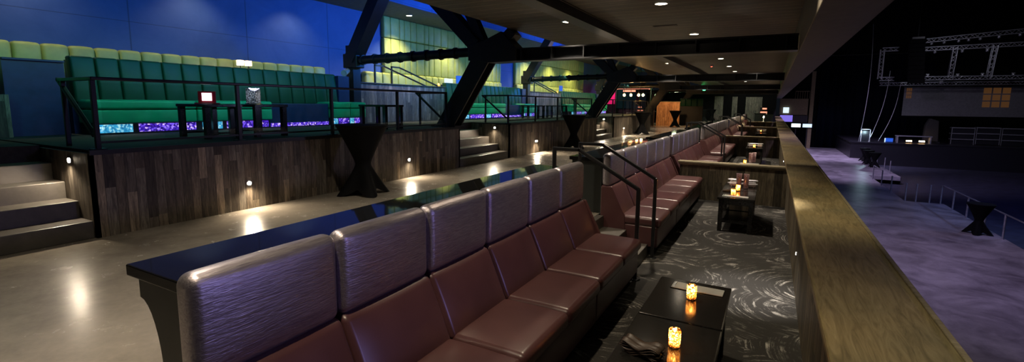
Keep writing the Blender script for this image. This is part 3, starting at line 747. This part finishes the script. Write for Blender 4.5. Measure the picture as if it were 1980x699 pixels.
# ------------------------------------------------------------------ steel trusses
def make_truss(y, lab):
    t = thing('steel_truss', (-6.2, y, DZ), lab, 'truss', 'black steel trusses across the room'); o = t.location; h = .16
    b = MB(o).box(-5.0, y-h, 2.76, .28, y+h, 2.785).box(-5.0, y-h, 2.985, .28, y+h, 3.01).box(-5.0, y-.03, 2.785, .28, y+.03, 2.985)
    for i in range(8): x = -4.5+i*.66; b.box(x-.01, y-h, 2.785, x+.01, y+h, 2.985)
    b.build('main_beam', 'black_steel', t)
    MB(o).prism([(-5.75, 2.8), (-5.2, 2.74), (-4.6, 2.76), (-4.6, 3.02), (-4.95, 3.36), (-5.35, 3.2), (-5.75, 3.12)], 'Y', y-.19, y+.19).build('node_casing', 'black_steel', t, .01)
    c = MB(o).prism([(-6.66, DZ), (-6.18, DZ), (-5.2, 2.85), (-5.68, 2.85)], 'Y', y-.16, y-.12).prism([(-6.66, DZ), (-6.18, DZ), (-5.2, 2.85), (-5.68, 2.85)], 'Y', y+.12, y+.16)
    c.prism([(-6.45, DZ), (-6.39, DZ), (-5.41, 2.85), (-5.47, 2.85)], 'Y', y-.12, y+.12).build('raking_column', 'black_steel', t)
    b = MB(o).tube((-9.2, y, 2.94), (-5.6, y, 3.0), .1, 14)
    for i in range(9):
        x = -9.0+i*.4; z = 2.94+.06*(x+9.2)/3.6; b.tube((x-.03, y, z), (x+.03, y, z), .125, 12)
    b.build('wrapped_tie', 'black_steel', t)
    MB(o).bar((-5.6, y, 3.1), (-6.75, y, 4.2), .28, .34, (0, 1, 0)).build('diagonal_brace', 'black_steel', t)
    MB(o).bar((-5.45, y, 3.1), (-5.95, y, 4.1), .2, .2, (0, 1, 0)).build('diagonal_brace', 'black_steel', t)
    MB(o).bar((-5.0, y, 3.1), (-4.72, y, 3.36), .22, .3, (0, 1, 0)).build('diagonal_brace', 'black_steel', t)
    MB(o).bar((-9.35, y, 2.95), (-8.2, y, 4.7), .3, .34, (0, 1, 0)).build('upper_brace', 'black_steel', t)
    MB(o).bar((-9.35, y-.0, 1.9), (-9.35, y, 3.3), .24, .24).build('rear_column', 'black_steel', t)
    MB(o).box(-9.56, y-.14, 2.75, -9.1, y+.14, 3.1).build('rear_node', 'black_steel', t, .02)
    MB(o).prism([(-6.75, DZ), (-6.1, DZ), (-6.1, DZ+.03), (-6.75, DZ+.03)], 'Y', y-.2, y+.2).build('base_plate', 'black_steel', t)
make_truss(8.74, 'nearest black steel truss, its raking column standing on the end of the nearest deck')
make_truss(18.4, 'second black steel truss, rising beyond the second deck')
make_truss(28.1, 'third black steel truss, beside the warm chandelier')
make_truss(37.8, 'farthest black steel truss near the green exit sign')
t = thing('spot_fixture', (-9.35, 8.56, 2.68), 'silver spotlight fixture clamped on the rear column of the nearest truss', 'light fixture')
MB().tube((0, 0, 0), (.1, -.22, -.08), .06, 14, .075).build('housing', 'bright_chrome', t); MB().box(-.03, -.02, .04, .03, .12, .08).build('clamp', 'black_steel', t)

# ------------------------------------------------------------------ ceiling lights
dl = None
def downlight(x, y, z, e, lab, col=(1, .86, .68), cone=95, group='recessed ceiling downlights', r=.085):
    global dl
    if dl is None:
        dl = thing('ceiling_downlight', (x, y, z), lab, 'downlight', group)
        MB().lathe([(r+.03, 0), (r+.03, -.006), (r, -.008), (r, 0)], (0, 0, 0), 28, False).build('trim_ring', 'chrome', dl)
        MB().lathe([(.001, -.004), (r, -.004)], (0, 0, 0), 24, False).build('lens', 'lamp_glow', dl); c = dl
    else: c = copy_tree(dl, loc=(x, y, z), label=lab, group=group)
    if e: lamp('SPOT', 'downlight_lamp', (x, y, z-.04), e*K_CEIL, col, (x, y, 0), .05, cone, .7)
    return c
ords = ['first', 'second', 'third', 'fourth', 'fifth', 'sixth', 'seventh', 'eighth', 'ninth', 'tenth']
for i, y in enumerate((7.45, 10.85, 14.2, 16.75, 20.1, 23.2, 26.6, 29.5, 32.8, 39.5)):
    downlight(-1.56, y, 3.398, 115, f'recessed downlight over the banquettes, {ords[i]} of the row counting away from the camera')
for y in (.9, 4.1): lamp('SPOT', 'downlight_lamp', (-1.56, y, 3.36), 190, (1, .82, .58), (-1.6, y, 0), .05, 95, .7)
for i, y in enumerate((8.3, 17.9, 27.5)):
    downlight(-3.4, y, 3.398, 110, f'recessed downlight over the walkway, {ords[i]} away from the camera')
for i, (x, y) in enumerate(((-10.16, 11.83), (-10.04, 14.57), (-10.04, 17.3), (-10.04, 21.2), (-10.04, 24.0), (-10.04, 26.8))):
    downlight(x, y, 4.598, 85, f'soffit downlight above the upholstered walls, {ords[i]} away from the camera', (1, .93, .55), 110, 'soffit downlights', .085)
for y in (.6, 3.2, 5.85, 8.2): lamp('SPOT', 'soffit_lamp', (-10.3, y, 4.56), 62, (1, .9, .62), (-10.75, y, 2), .05, 105, .8)
lamp('SPOT', 'low_wall_fill', (-7.6, 10.4, 4.3), 260, (1, .9, .75), (-9.5, 10.6, 1.8), .06, 80, .8)  # added spots without fixtures, brighten the wooden low walls
lamp('SPOT', 'low_wall_fill', (-7.6, 20.2, 4.3), 260, (1, .9, .75), (-9.5, 20.4, 1.8), .06, 80, .8)
lamp('SPOT', 'booth_spot', (-.1, 5.2, 3.36), 900, (1, .93, .86), (-.08, 5.3, 0), .04, 26, 1)
for y in (-1.4, 1.7, 4.9): lamp('SPOT', 'walkway_fill', (-3.3, y, 3.36), 215, (1, .87, .7), (-3.5, y, 0), .06, 110, .9)  # added warm spots without fixtures, brighten headrest tops and floor
lamp('SPOT', 'walkway_fill', (-3.3, 12.0, 3.36), 320, (1, .87, .7), (-3.5, 12, 0), .06, 110, .9)
for y in (22.5, 30.5): lamp('SPOT', 'walkway_fill', (-4.3, y, 3.36), 500, (1, .85, .66), (-4.6, y, 0), .06, 110, .9)  # added spots, brighten the far walkway floor
for y in (8.9, 12.6, 18): lamp('SPOT', 'booth_spot', (-.6, y, 3.36), 150, (1, .88, .72), (-.5, y, 0), .04, 100, 1)
for y in (1.3, 4.9): lamp('SPOT', 'counter_fill', (0, y, 3.36), 150, (1, .88, .62), (.45, y+.4, .97), .05, 75, 1)  # added spots without fixtures, brighten the balcony countertop
sd = thing('smoke_detector', (-2.1, 19.3, 3.4), 'small red fire alarm strobe on the ceiling between the downlights', 'alarm')
MB().lathe([(.07, 0), (.07, -.03), (.04, -.05)], (0, 0, 0), 18).build('housing', 'white_plastic', sd); MB().lathe([(.03, -.05), (.02, -.075)], (0, 0, 0), 12).build('strobe', 'red_led', sd)
t = thing('air_diffuser', (-1.9, 8.6+.9, 3.4), 'slim metal ceiling vent between the two nearest downlights', 'vent')
MB().box(-.22, -.05, -.008, .22, .05, 0).build('frame', 'fascia_paint', t); MB().box(-.2, -.012, -.012, .2, -.004, -.008).box(-.2, .006, -.012, .2, .014, -.008).build('slot', 'black_steel', t)

# exit sign: green, reads EXIT
es = thing('exit_sign', (-5.35, 43.0, 3.22), 'green illuminated exit sign hanging under the far ceiling', 'sign')
MB().box(-.3, -.03, -.16, .3, .03, .16).build('housing', 'exit_green', es, .01)
def letters(txt, size, loc, mat, parent, rot=(math.pi/2, 0, 0)):
    cu = bpy.data.curves.new('sign_text', 'FONT'); cu.body = txt; cu.size = size; cu.align_x = 'CENTER'; cu.align_y = 'CENTER'; cu.extrude = .004
    ob = bpy.data.objects.new('lettering', cu); COL.objects.link(ob); dg = bpy.context.evaluated_depsgraph_get(); me = bpy.data.meshes.new_from_object(ob.evaluated_get(dg))
    bpy.data.objects.remove(ob); me.materials.clear(); me.materials.append(MATS[mat]); o2 = bpy.data.objects.new('lettering', me); COL.objects.link(o2); o2.parent = parent; o2.location = loc; o2.rotation_euler = rot
letters('EXIT', .24, (0, -.036, 0), 'white_plastic', es)
MB().tube((-.2, 0, .16), (-.2, 0, 2.03), .01, 6).tube((.2, 0, .16), (.2, 0, 2.03), .01, 6).build('hanger', 'black_steel', es)
lamp('POINT', 'exit_glow', (0, -.25, -.05), 10, (.05, 1, .3), None, .1, parent=es)

# chandelier bar with four globes
ch = thing('globe_chandelier', (-7.0, 27.2, 2.46), 'linear chandelier with four glowing globes beyond the farthest deck', 'chandelier')
for x in (-.52, -.14, .30, .55):
    MB().lathe([(.005, -.075), (.05, -.058), (.075, 0), (.05, .058), (.02, .075)], (x, 0, 0), 16).build('globe', 'bulb_glow', ch); MB().tube((x, 0, .07), (x, 0, .3), .014, 8).build('stem', 'black_steel', ch)
MB().box(-.9, -.03, .3, .85, .03, .34).build('bar', 'black_steel', ch); MB().tube((-.4, 0, .34), (-.4, 0, 2.79), .01, 6).tube((.4, 0, .34), (.4, 0, 2.79), .01, 6).build('hanger', 'black_steel', ch)
lamp('POINT', 'globe_light', (0, -.25, -.1), 60, (1, .6, .25), None, .12, parent=ch)
# warm bar area at the far left
fb = thing('wood_screen_wall', (-6.5, 35.05, WZ), 'warm lit orange wooden wall standing at the end of the walkway', 'wall panel')
MB().box(-.8, 0, 0, .78, .15, 1.68).build('boards', 'amber_wood', fb); MB().box(-.84, -.02, 1.68, .82, .17, 1.72).build('cap', 'cap_wood', fb)
lamp('SPOT', 'bar_spot', (-5.9, 33.0, 3.3), 300, (1, .55, .25), (-6.5, 35, 1.2), .08, 80, .8)
lamp('SPOT', 'bar_spot', (-5.2, 33.8, 3.3), 150, (1, .6, .3), (-5.2, 33.8, 0), .08, 90, .8)
dp = thing('dark_post', (-7.42, 34.4, WZ), 'dark square post left of the orange wooden wall', 'post'); MB().box(-.09, -.09, 0, .09, .09, 2.2).build('shaft', 'black_steel', dp); MB().box(-.12, -.12, 2.2, .12, .12, 2.24).build('cap', 'black_steel', dp)
gb = thing('green_booth_back', (-5.25, 37.0, WZ), 'dark green booth back seen above the orange wooden wall', 'booth'); b = MB()
for i in range(4): b.puff(-.8+i*.4+.005, 0, 1.4, -.4+i*.4-.005, .2, 1.95, .04, (0, .02, 0), k=2, mid=2)
b.build('backrest', 'green_velvet', gb); MB().box(-.8, .02, 0, .8, .25, 1.4).build('base', 'dark_panel', gb)
lamp('POINT', 'bar_lamp', (-6.5, 38, 2.9), 60, (.9, 1, .6), None, .2)
pk = thing('pink_wall_panel', (-9.9, 32.2, WZ), 'glowing pink wall panel left of the chandelier', 'wall panel'); MB().box(-.55, 0, 1.5, .35, .1, 2.75).build('face', 'pink_paint', pk); MB().box(-.6, .1, 0, .4, .2, 2.8).build('frame', 'black_steel', pk)
lamp('SPOT', 'pink_lamp', (-9.3, 30.6, 3.0), 130, (1, .2, .5), (-10, 32.2, 2.2), .08, 100, .8)
sg = thing('bar_canopy', (-8.6, 32.6, 2.95), 'rose lit canopy edge above the far bar', 'canopy'); MB().box(-1.6, 0, 0, 1.3, .08, .05).build('light_strip', 'rose_strip', sg); MB().box(-1.65, 0, .05, 1.35, .6, .25).build('canopy_box', 'fascia_paint', sg)
MB().box(-.5, -.02, -.16, .35, .0, -.04).build('lit_panel', 'rose_strip', sg)
for x in (-1.6, 1.25): MB().box(x-.04, .4, -2.5, x+.04, .48, .05).build('canopy_post', 'black_steel', sg)
lb = thing('low_bar', (-9.0, 33.6, WZ), 'dark bar cabinet under the rose lit canopy', 'bar'); MB().box(-1.8, 0, 0, 1.4, .6, 1.15).build('cabinet', 'dark_panel', lb); MB().box(-1.85, -.05, 1.15, 1.45, .65, 1.2).build('countertop', 'black_lacquer', lb)

# ------------------------------------------------------------------ cocktail tables in stretch covers
def cocktail(loc, lab, cat='table'):
    t = thing('cocktail_table', loc, lab, cat, 'tall cocktail tables in black stretch covers')
    n = 48; rows = 18; vs = []; fs = []
    for j in range(rows+1):
        v = j/rows
        for i in range(n):
            a = 2*math.pi*i/n; c4 = math.cos(4*(a-math.pi/4)); foot = (1+c4)/2
            hem = .10*(1-foot**.7); z = hem+(1.07-hem)*v; zz = z/1.07
            if zz < .45: u = (zz/.45); r = (1-u)**1.12*(.25+.18*foot**1.5)+.115*(1-(1-u)**1.12)
            else: u = (zz-.45)/.55; r = .115+(.385-.115)*u**1.15
            vs.append((r*math.cos(a), r*math.sin(a), z))
    for j in range(rows):
        for i in range(n): fs.append((j*n+i, j*n+(i+1) % n, (j+1)*n+(i+1) % n, (j+1)*n+i))
    MB().add(vs, fs, True).build('stretch_cover', 'black_cloth', t)
    MB().lathe([(.385, 1.065), (.395, 1.075), (.395, 1.095), (.385, 1.1)], (0, 0, 0), 40).build('tabletop', 'black_cloth', t)
    b = MB()
    for k4 in range(4): a = math.pi/4+k4*math.pi/2; b.lathe([(.03, 0), (.03, .012)], (.40*math.cos(a), .40*math.sin(a), 0), 10)
    b.build('foot_cups', 'black_steel', t)
    return t
ct = cocktail((-5.65, 5.42, WZ), 'nearest tall black cocktail table, standing before the wood clad deck'); ct.rotation_euler.z = .35
for l_, p_, r_ in (('second tall black cocktail table on the walkway, before the second deck', (-5.7, 14.7, WZ), .2), ('third tall black cocktail table on the walkway, before the farthest deck', (-5.68, 24.0, WZ), .5),
                   ('black cocktail table in front of the orange wooden wall', (-5.75, 33.6, WZ), .1), ('black cocktail table just right of the orange wooden wall', (-5.6, 38.6, WZ), .3),
                   ('fourth from the right of the distant cocktail tables in a row', (-5.5, 41.2, WZ), .2), ('second from the right of the distant cocktail tables', (-5.3, 45.6, WZ), .1), ('farthest cocktail table on the walkway, before the curved pier', (-5.1, 49.5, WZ), .6),
                   ('black cocktail table standing on the arena floor beside the rail at the right', (6.75, 22.5, -2.55), .4), ('distant black cocktail table on the arena floor, left of a group of three', (7.0, 48.5, -2.55), .4),
                   ('distant black cocktail table on the arena floor, middle of a group of three', (7.0, 44.0, -2.55), .1), ('distant black cocktail table on the arena floor, right of a group of three', (6.9, 46.0, -2.55), .2)):
    c_ = copy_tree(ct, loc=p_, label=l_, rz=r_)

# ------------------------------------------------------------------ arena: rail posts, stage, rigging
posts = [(7.25, 21.98), (7.25, 23.63), (7.25, 25.5), (7.25, 27.2), (7.2, 28.7), (6.8, 28.72), (6.3, 28.72), (5.9, 28.72), (5.8, 31.3), (5.8, 33.8), (5.8, 36.5), (7.3, 40.3), (7.4, 42.7), (7.4, 45.5), (7.4, 56.3), (7.4, 58.2), (7.4, 60)]
gr = thing('barrier_rail', (7.25, 21, -2.55), 'chrome crowd barrier rail along the edge of the arena floor', 'barrier'); o = gr.location
for x, y in posts:
    MB(o).tube((x, y, -2.55), (x, y, -1.68), .032, 10).build('post', 'truss_metal', gr)
MB(o).path([(7.25, 12, -1.68), (7.25, 28.7, -1.68)], .035).build('top_rail', 'truss_metal', gr)
MB(o).path([(7.4, 56.3, -1.68), (7.4, 60, -1.68)], .035).path([(5.8, 33.8, -1.68), (5.8, 36.5, -1.68)], .03).build('top_rail', 'truss_metal', gr)
for y in (13.5, 15.2, 16.9, 18.6, 20.3): MB(o).tube((7.25, y, -2.55), (7.25, y, -1.68), .032, 10).build('post', 'truss_metal', gr)
sg = thing('stage', (15, 51, -3.05), 'black concert stage across the far side of the arena', 'stage')
MB().box(-8.7, 0, 0, 15, 11, 1.85).build('stage_body', 'stage_black', sg); MB().box(-8.75, -.05, 1.85, 15, 11, 1.95).build('stage_floor', 'stage_black', sg)
sc_ = thing('projection_screen', (14.8, 54.2, 1.2), 'large dim projection screen hanging over the stage', 'screen')
MB().box(-4.6, 0, 0, 9, .05, 2.55).build('screen_cloth', 'screen_cloth', sc_); MB().box(-4.65, -.02, 2.5, 9, .08, 2.62).build('top_batten', 'black_steel', sc_)
def win_reflection(parent, x0, x1, z0, z1):  # window reflections on the screen, put in as weak emission
    b = MB(); nx = 3; nz = 3
    for i in range(nx):
        for j in range(nz): b.box(x0+(x1-x0)*(i+.08)/nx, -.012, z0+(z1-z0)*(j+.08)/nz, x0+(x1-x0)*(i+.92)/nx, -.004, z0+(z1-z0)*(j+.92)/nz)
    return b.build('window_reflection', 'orange_reflection', parent)
win_reflection(sc_, 0.6, 2.35, .75, 2.45); win_reflection(sc_, -4.45, -4.05, 1.5, 2.45)
def lattice(p, q, w_, off):
    b = MB(off); p = Vector(p); q = Vector(q); d = (q-p); L = d.length; d.normalize(); u = Vector((0, 1, 0)); v = d.cross(u).normalized()
    cs = [(u*a+v*c)*w_/2 for a, c in ((-1, -1), (1, -1), (1, 1), (-1, 1))]
    for c in cs: b.tube(p+c, q+c, .028, 5)
    n = max(1, int(L/(w_*1.1)))
    for i in range(n):
        a0 = p+d*L*i/n; a1 = p+d*L*(i+1)/n
        for k_ in range(4): s0, s1 = (cs[k_], cs[(k_+1) % 4]) if i % 2 else (cs[(k_+1) % 4], cs[k_]); b.tube(a0+s0, a1+s1, .016, 4)
    return b
tr = thing('lighting_truss', (12, 52, 4.3), 'rectangular aluminium truss frame hanging above the stage', 'truss'); o = tr.location
for p_, q_ in (((8.0, 52, 4.35), (9.0, 52, 4.35)), ((10.6, 52, 4.35), (19, 52, 4.35)), ((8.0, 52, 4.35), (8.0, 52, 6.85)), ((8.0, 52, 6.85), (9.1, 52, 6.85)), ((12.65, 52, 4.35), (12.75, 52, 6.85)), ((15.0, 52, 4.35), (15.15, 52, 6.85)), ((10.8, 52, 6.75), (17, 52, 6.9))):
    lattice(p_, q_, .28, o).build('truss_section', 'truss_metal', tr)
tr2 = thing('upper_truss', (14, 52.4, 7.5), 'aluminium truss hanging highest above the stage', 'truss'); lattice((10.6, 52.4, 7.45), (19, 52.4, 8.1), .3, tr2.location).build('truss_section', 'truss_metal', tr2)
tr3 = thing('screen_truss', (13, 53.6, 3.95), 'aluminium truss just above the projection screen', 'truss'); lattice((8.3, 53.6, 3.97), (19.5, 53.6, 3.97), .25, tr3.location).build('truss_section', 'truss_metal', tr3)
fx = None
for i, (x, z) in enumerate(((11.3, 7.25), (12.1, 7.45), (13.0, 7.5), (13.6, 7.55), (14.3, 7.6), (15.4, 7.7), (16.6, 7.85), (11.2, 4.62), (13.1, 4.6), (14.6, 4.62), (16.4, 4.62), (12.5, 4.1), (11.5, 6.55), (13.2, 6.55), (14.7, 6.55))):
    if i < 7: z = 7.45+(x-10.6)*.0774-.22
    lb_ = 'stage light fixture on the %s, %s from the left' % ('highest truss' if i < 7 else 'lower bar of the truss frame' if i < 11 else 'screen truss' if i == 11 else 'upper bar of the truss frame', ords[i if i < 7 else i-7 if i < 11 else 0 if i == 11 else i-12])
    if fx is None:
        fx = thing('stage_light', (x, 52.4, z), lb_, 'stage light', 'stage lights on the trusses')
        MB().lathe([(.06, -.16), (.1, -.1), (.1, .02), (.05, .06)], (0, 0, 0), 12).build('lamp_head', 'truss_metal', fx); MB().box(-.1, -.03, .04, .1, .03, .09).build('yoke', 'truss_metal', fx)
    else: copy_tree(fx, loc=(x, 52.4 if i < 7 else 53.6 if i == 11 else 52, z), label=lb_)
# line array and cables
la = thing('speaker_array', (10.0, 50.5, 3.6), 'dark curved loudspeaker array hanging left of the truss frame', 'speaker')
for i in range(10):
    a = -.02*i*i*.12; MB().box(-.5, -.25-.012*i*i, 3.5-i*.36, .5, .25-.012*i*i, 3.5-i*.36+.34).build('speaker_box', 'dark_void', la, .02)
MB().box(-.4, -.2, 3.8, .4, .2, 4.0).tube((0, 0, 4.0), (0, 0, 9.4), .03, 6).build('rigging_frame', 'black_steel', la)
for p_, q_, l_ in (((7.1, 51.5, 9), (6.9, 51.5, -1.1), 'thin cable hanging straight down at the left of the stage'), ((8.6, 51.5, 5), (7.6, 51.5, -1.1), 'thin slanting cable left of the stage'), ((9.4, 51.5, 3.8), (8.3, 51.5, -1.0), 'thin cable slanting from the screen truss to the stage')):
    b = MB(p_); prev = Vector(p_)
    for i in range(1, 13):
        u = i/12; c = Vector(p_).lerp(Vector(q_), u)+Vector((.25*math.sin(u*math.pi), 0, 0)); b.tube(prev, c, .022, 5); prev = c
    tag(b.build('hanging_cable', 'truss_metal'), l_, 'cable', 'cables hanging by the stage')
# risers with rails, cases, figures of equipment on the stage
rs = None
for x, z, l_ in ((14.1, 0, 'left of the three railed stage risers'), (15.65, .05, 'middle of the three railed stage risers'), (17.2, .02, 'right of the three railed stage risers')):
    if rs is None:
        rs = thing('stage_riser', (x, 53, -1.1+z), l_, 'riser', 'railed stage risers')
        for q in (.45, .92, 1.4): MB().box(-.74, -.3, q-.06, .74, .3, q).build('shelf', 'truss_metal', rs)
        for q in (-.72, .72): MB().box(q-.02, -.3, 0, q+.02, -.26, 1.4).build('frame', 'truss_metal', rs)
        MB().box(-.7, -.2, 0, .7, .3, .4).box(-.7, -.2, .46, .7, .3, .84).box(-.7, -.2, .94, .7, .3, 1.32).build('cabinets', 'stage_black', rs)
    else: copy_tree(rs, loc=(x, 53, -1.1+z), label=l_)
fr_ = thing('equipment_rack', (7.4, 51.8, -1.1), 'pale framed equipment rack at the left end of the stage', 'rack')
for a in ((-.35, 0, 0, -.29, .06, 1.1), (.29, 0, 0, .35, .06, 1.1), (-.35, 0, 1.04, .35, .06, 1.1)): MB().box(*a).build('frame', 'bright_chrome', fr_)
MB().box(-.28, .05, .02, .28, .5, .95).build('gear', 'stage_black', fr_); lamp('POINT', 'rack_lamp', (0, -.5, .8), 30, (.6, .9, 1), None, .1, parent=fr_)
mn = thing('stage_monitor', (9.1, 51.8, -1.1), 'small bluish lit screen on the stage beside the rack', 'screen'); MB().box(-.3, 0, .02, .3, .3, .4).build('casing', 'stage_black', mn); MB().box(-.26, -.02, .05, .26, 0, .36).build('display', 'blue_card', mn); MB().box(-.33, -.02, .02, -.26, 0, .36).build('side_light', 'pale_screen', mn)
tb2 = thing('stage_table', (10.75, 52, -1.1), 'long metal framed table on the stage with small gear', 'table'); MB().box(-1.2, -.3, .55, 1.2, .3, .62).build('tabletop', 'truss_metal', tb2)
for q in (-1.1, 1.1): MB().box(q-.04, -.3, 0, q+.04, .3, .55).build('leg', 'truss_metal', tb2)
for q in (-.3, .55): MB().box(q-.18, -.32, .12, q+.18, -.1, .24).build('lit_gear', 'warm_square', tb2)
dk_ = thing('drum_cage', (12.2, 53.5, -1.1), 'pale checked cloth draped over tall gear at mid stage', 'gear'); MB().prism([(-.5, .12), (.5, .12), (.4, 1.9), (-.2, 2.1), (-.45, 1.5)], 'Y', -.3, .3).build('cloth', 'deck_carpet', dk_, .05)
MB().box(-.6, -.35, 0, .6, .35, .12).build('wheeled_base', 'stage_black', dk_)
# structure beyond the ledge at the far end: balcony nose with column, counter and screens
fs_ = thing('side_balcony', (2, 60.5, -2.55), 'tan walled side balcony with a tall column beyond the end of the counter', 'balcony')
MB().box(-1.3, 0, 3.55, 1.35, 2, 5.3).build('tan_wall', 'tan_paint', fs_); MB().box(1.5, -.1, 0, 1.85, .3, 8.2).build('column', 'tan_paint', fs_)
MB().box(-1.35, -.1, 2.75, 1.4, .1, 3.5).build('parapet', 'stage_black', fs_); MB().box(-1.2, -.13, 2.8, .0, -.1, 3.5).build('violet_counter', 'violet_bar', fs_); MB().box(-.95, -.16, 3.75, -.4, -.02, 4.35).build('lit_poster', 'white_card', fs_)
b = MB()
for i in range(7): b.box(.1+i*.22, 0, 5.3, .13+i*.22, .04, 6.1)
b.box(.1, 0, 6.06, 1.45, .04, 6.12).build('roof_railing', 'tan_paint', fs_)
for x0, x1, l_ in ((1.9, 2.85, 'white glowing screen, left of the pair below the side balcony'), (2.95, 3.9, 'white glowing screen, right of the pair below the side balcony')):
    t = thing('glowing_screen', ((x0+x1)/2, 60.2, -.35), l_, 'screen', 'screens below the side balcony'); MB().box((x0-x1)/2, 0, 0, (x1-x0)/2, .08, .45).build('casing', 'black_steel', t); MB().box((x0-x1)/2+.05, -.02, .04, (x1-x0)/2-.05, 0, .41).build('display', 'screen_white' if x0 < 2 else 'pale_screen', t)
    MB().box(-.05, .1, -2.2, .05, .2, 0).build('stand', 'black_steel', t)
cu = thing('stage_curtain', (7, 63.5, -2.55), 'dark blue curtain at the far left of the arena', 'curtain'); b = MB(); n = 60
vs = []; fs = []
for i in range(n+1):
    x = -2.5+10*i/n; y = .12*math.sin(i*1.3)
    vs += [(x, y, 0), (x, y, 10)]
for i in range(n): fs.append((2*i, 2*i+2, 2*i+3, 2*i+1))
b.add(vs, fs, True); q = b.build('drape', 'curtain_cloth', cu); so = q.modifiers.new('solid', 'SOLIDIFY'); so.thickness = .03
MB().tube((-2.6, 0, 10.05), (7.6, 0, 10.05), .05, 8).build('curtain_rod', 'black_steel', cu)
lamp('SPOT', 'curtain_lamp', (5.5, 58, 1), 60, (.3, .5, 1), (5.5, 63.5, -1.5), .2, 80, .9)
# speakers and fixtures near the arena roof
hf = thing('roof_fixture', (5.6, 24, 7.1), 'bright metal rigging fixture high above the arena near the upper balcony', 'light fixture', 'roof rigging fixtures')
MB().box(-.5, -.1, 0, .5, .1, .06).tube((-.3, 0, 0), (-.4, 0, -.4), .1, 10).tube((.2, 0, 0), (.25, 0, -.45), .12, 10).box(-.02, -.02, .06, .02, .02, 3.8).build('lamp_cluster', 'bright_chrome', hf)
copy_tree(hf, loc=(8.0, 26, 9.2), label='metal rigging fixture at the very top, right of the other one')
lamp('POINT', 'roof_glow', (5.2, 22.5, 6.6), 40, (1, .8, .5), None, .1)
# bar clutter in front of the far wall
t = thing('bar_station', (-.2, 49, 0), 'distant lit bar station at the end of the booths', 'bar'); MB().box(-1.2, 0, 0, .3, .5, 1.2).build('cabinet', 'dark_panel', t); MB().box(-1.25, -.05, 1.2, .35, .55, 1.25).build('countertop', 'black_lacquer', t)
MB().box(-.75, .1, 1.3, -.2, .2, 1.42).box(-.6, .1, 1.62, -.25, .2, 1.75).build('lit_sign', 'rose_strip', t); MB().box(-.8, .2, 1.25, -.2, .3, 1.8).build('backboard', 'black_steel', t)
for y in (40.5, 44, 47.5): lamp('SPOT', 'far_end_fill', (-4.5, y-2, 3.3), 260, (.95, .9, .75), (-6.2, y, .6), .06, 100, .9)  # added spots, brighten the cladding of the far platform
for y in (44, 47.5): lamp('SPOT', 'far_end_fill', (-2.6, y, 3.3), 160, (.95, .9, .75), (-2.6, 52, 1.8), .06, 100, .9)
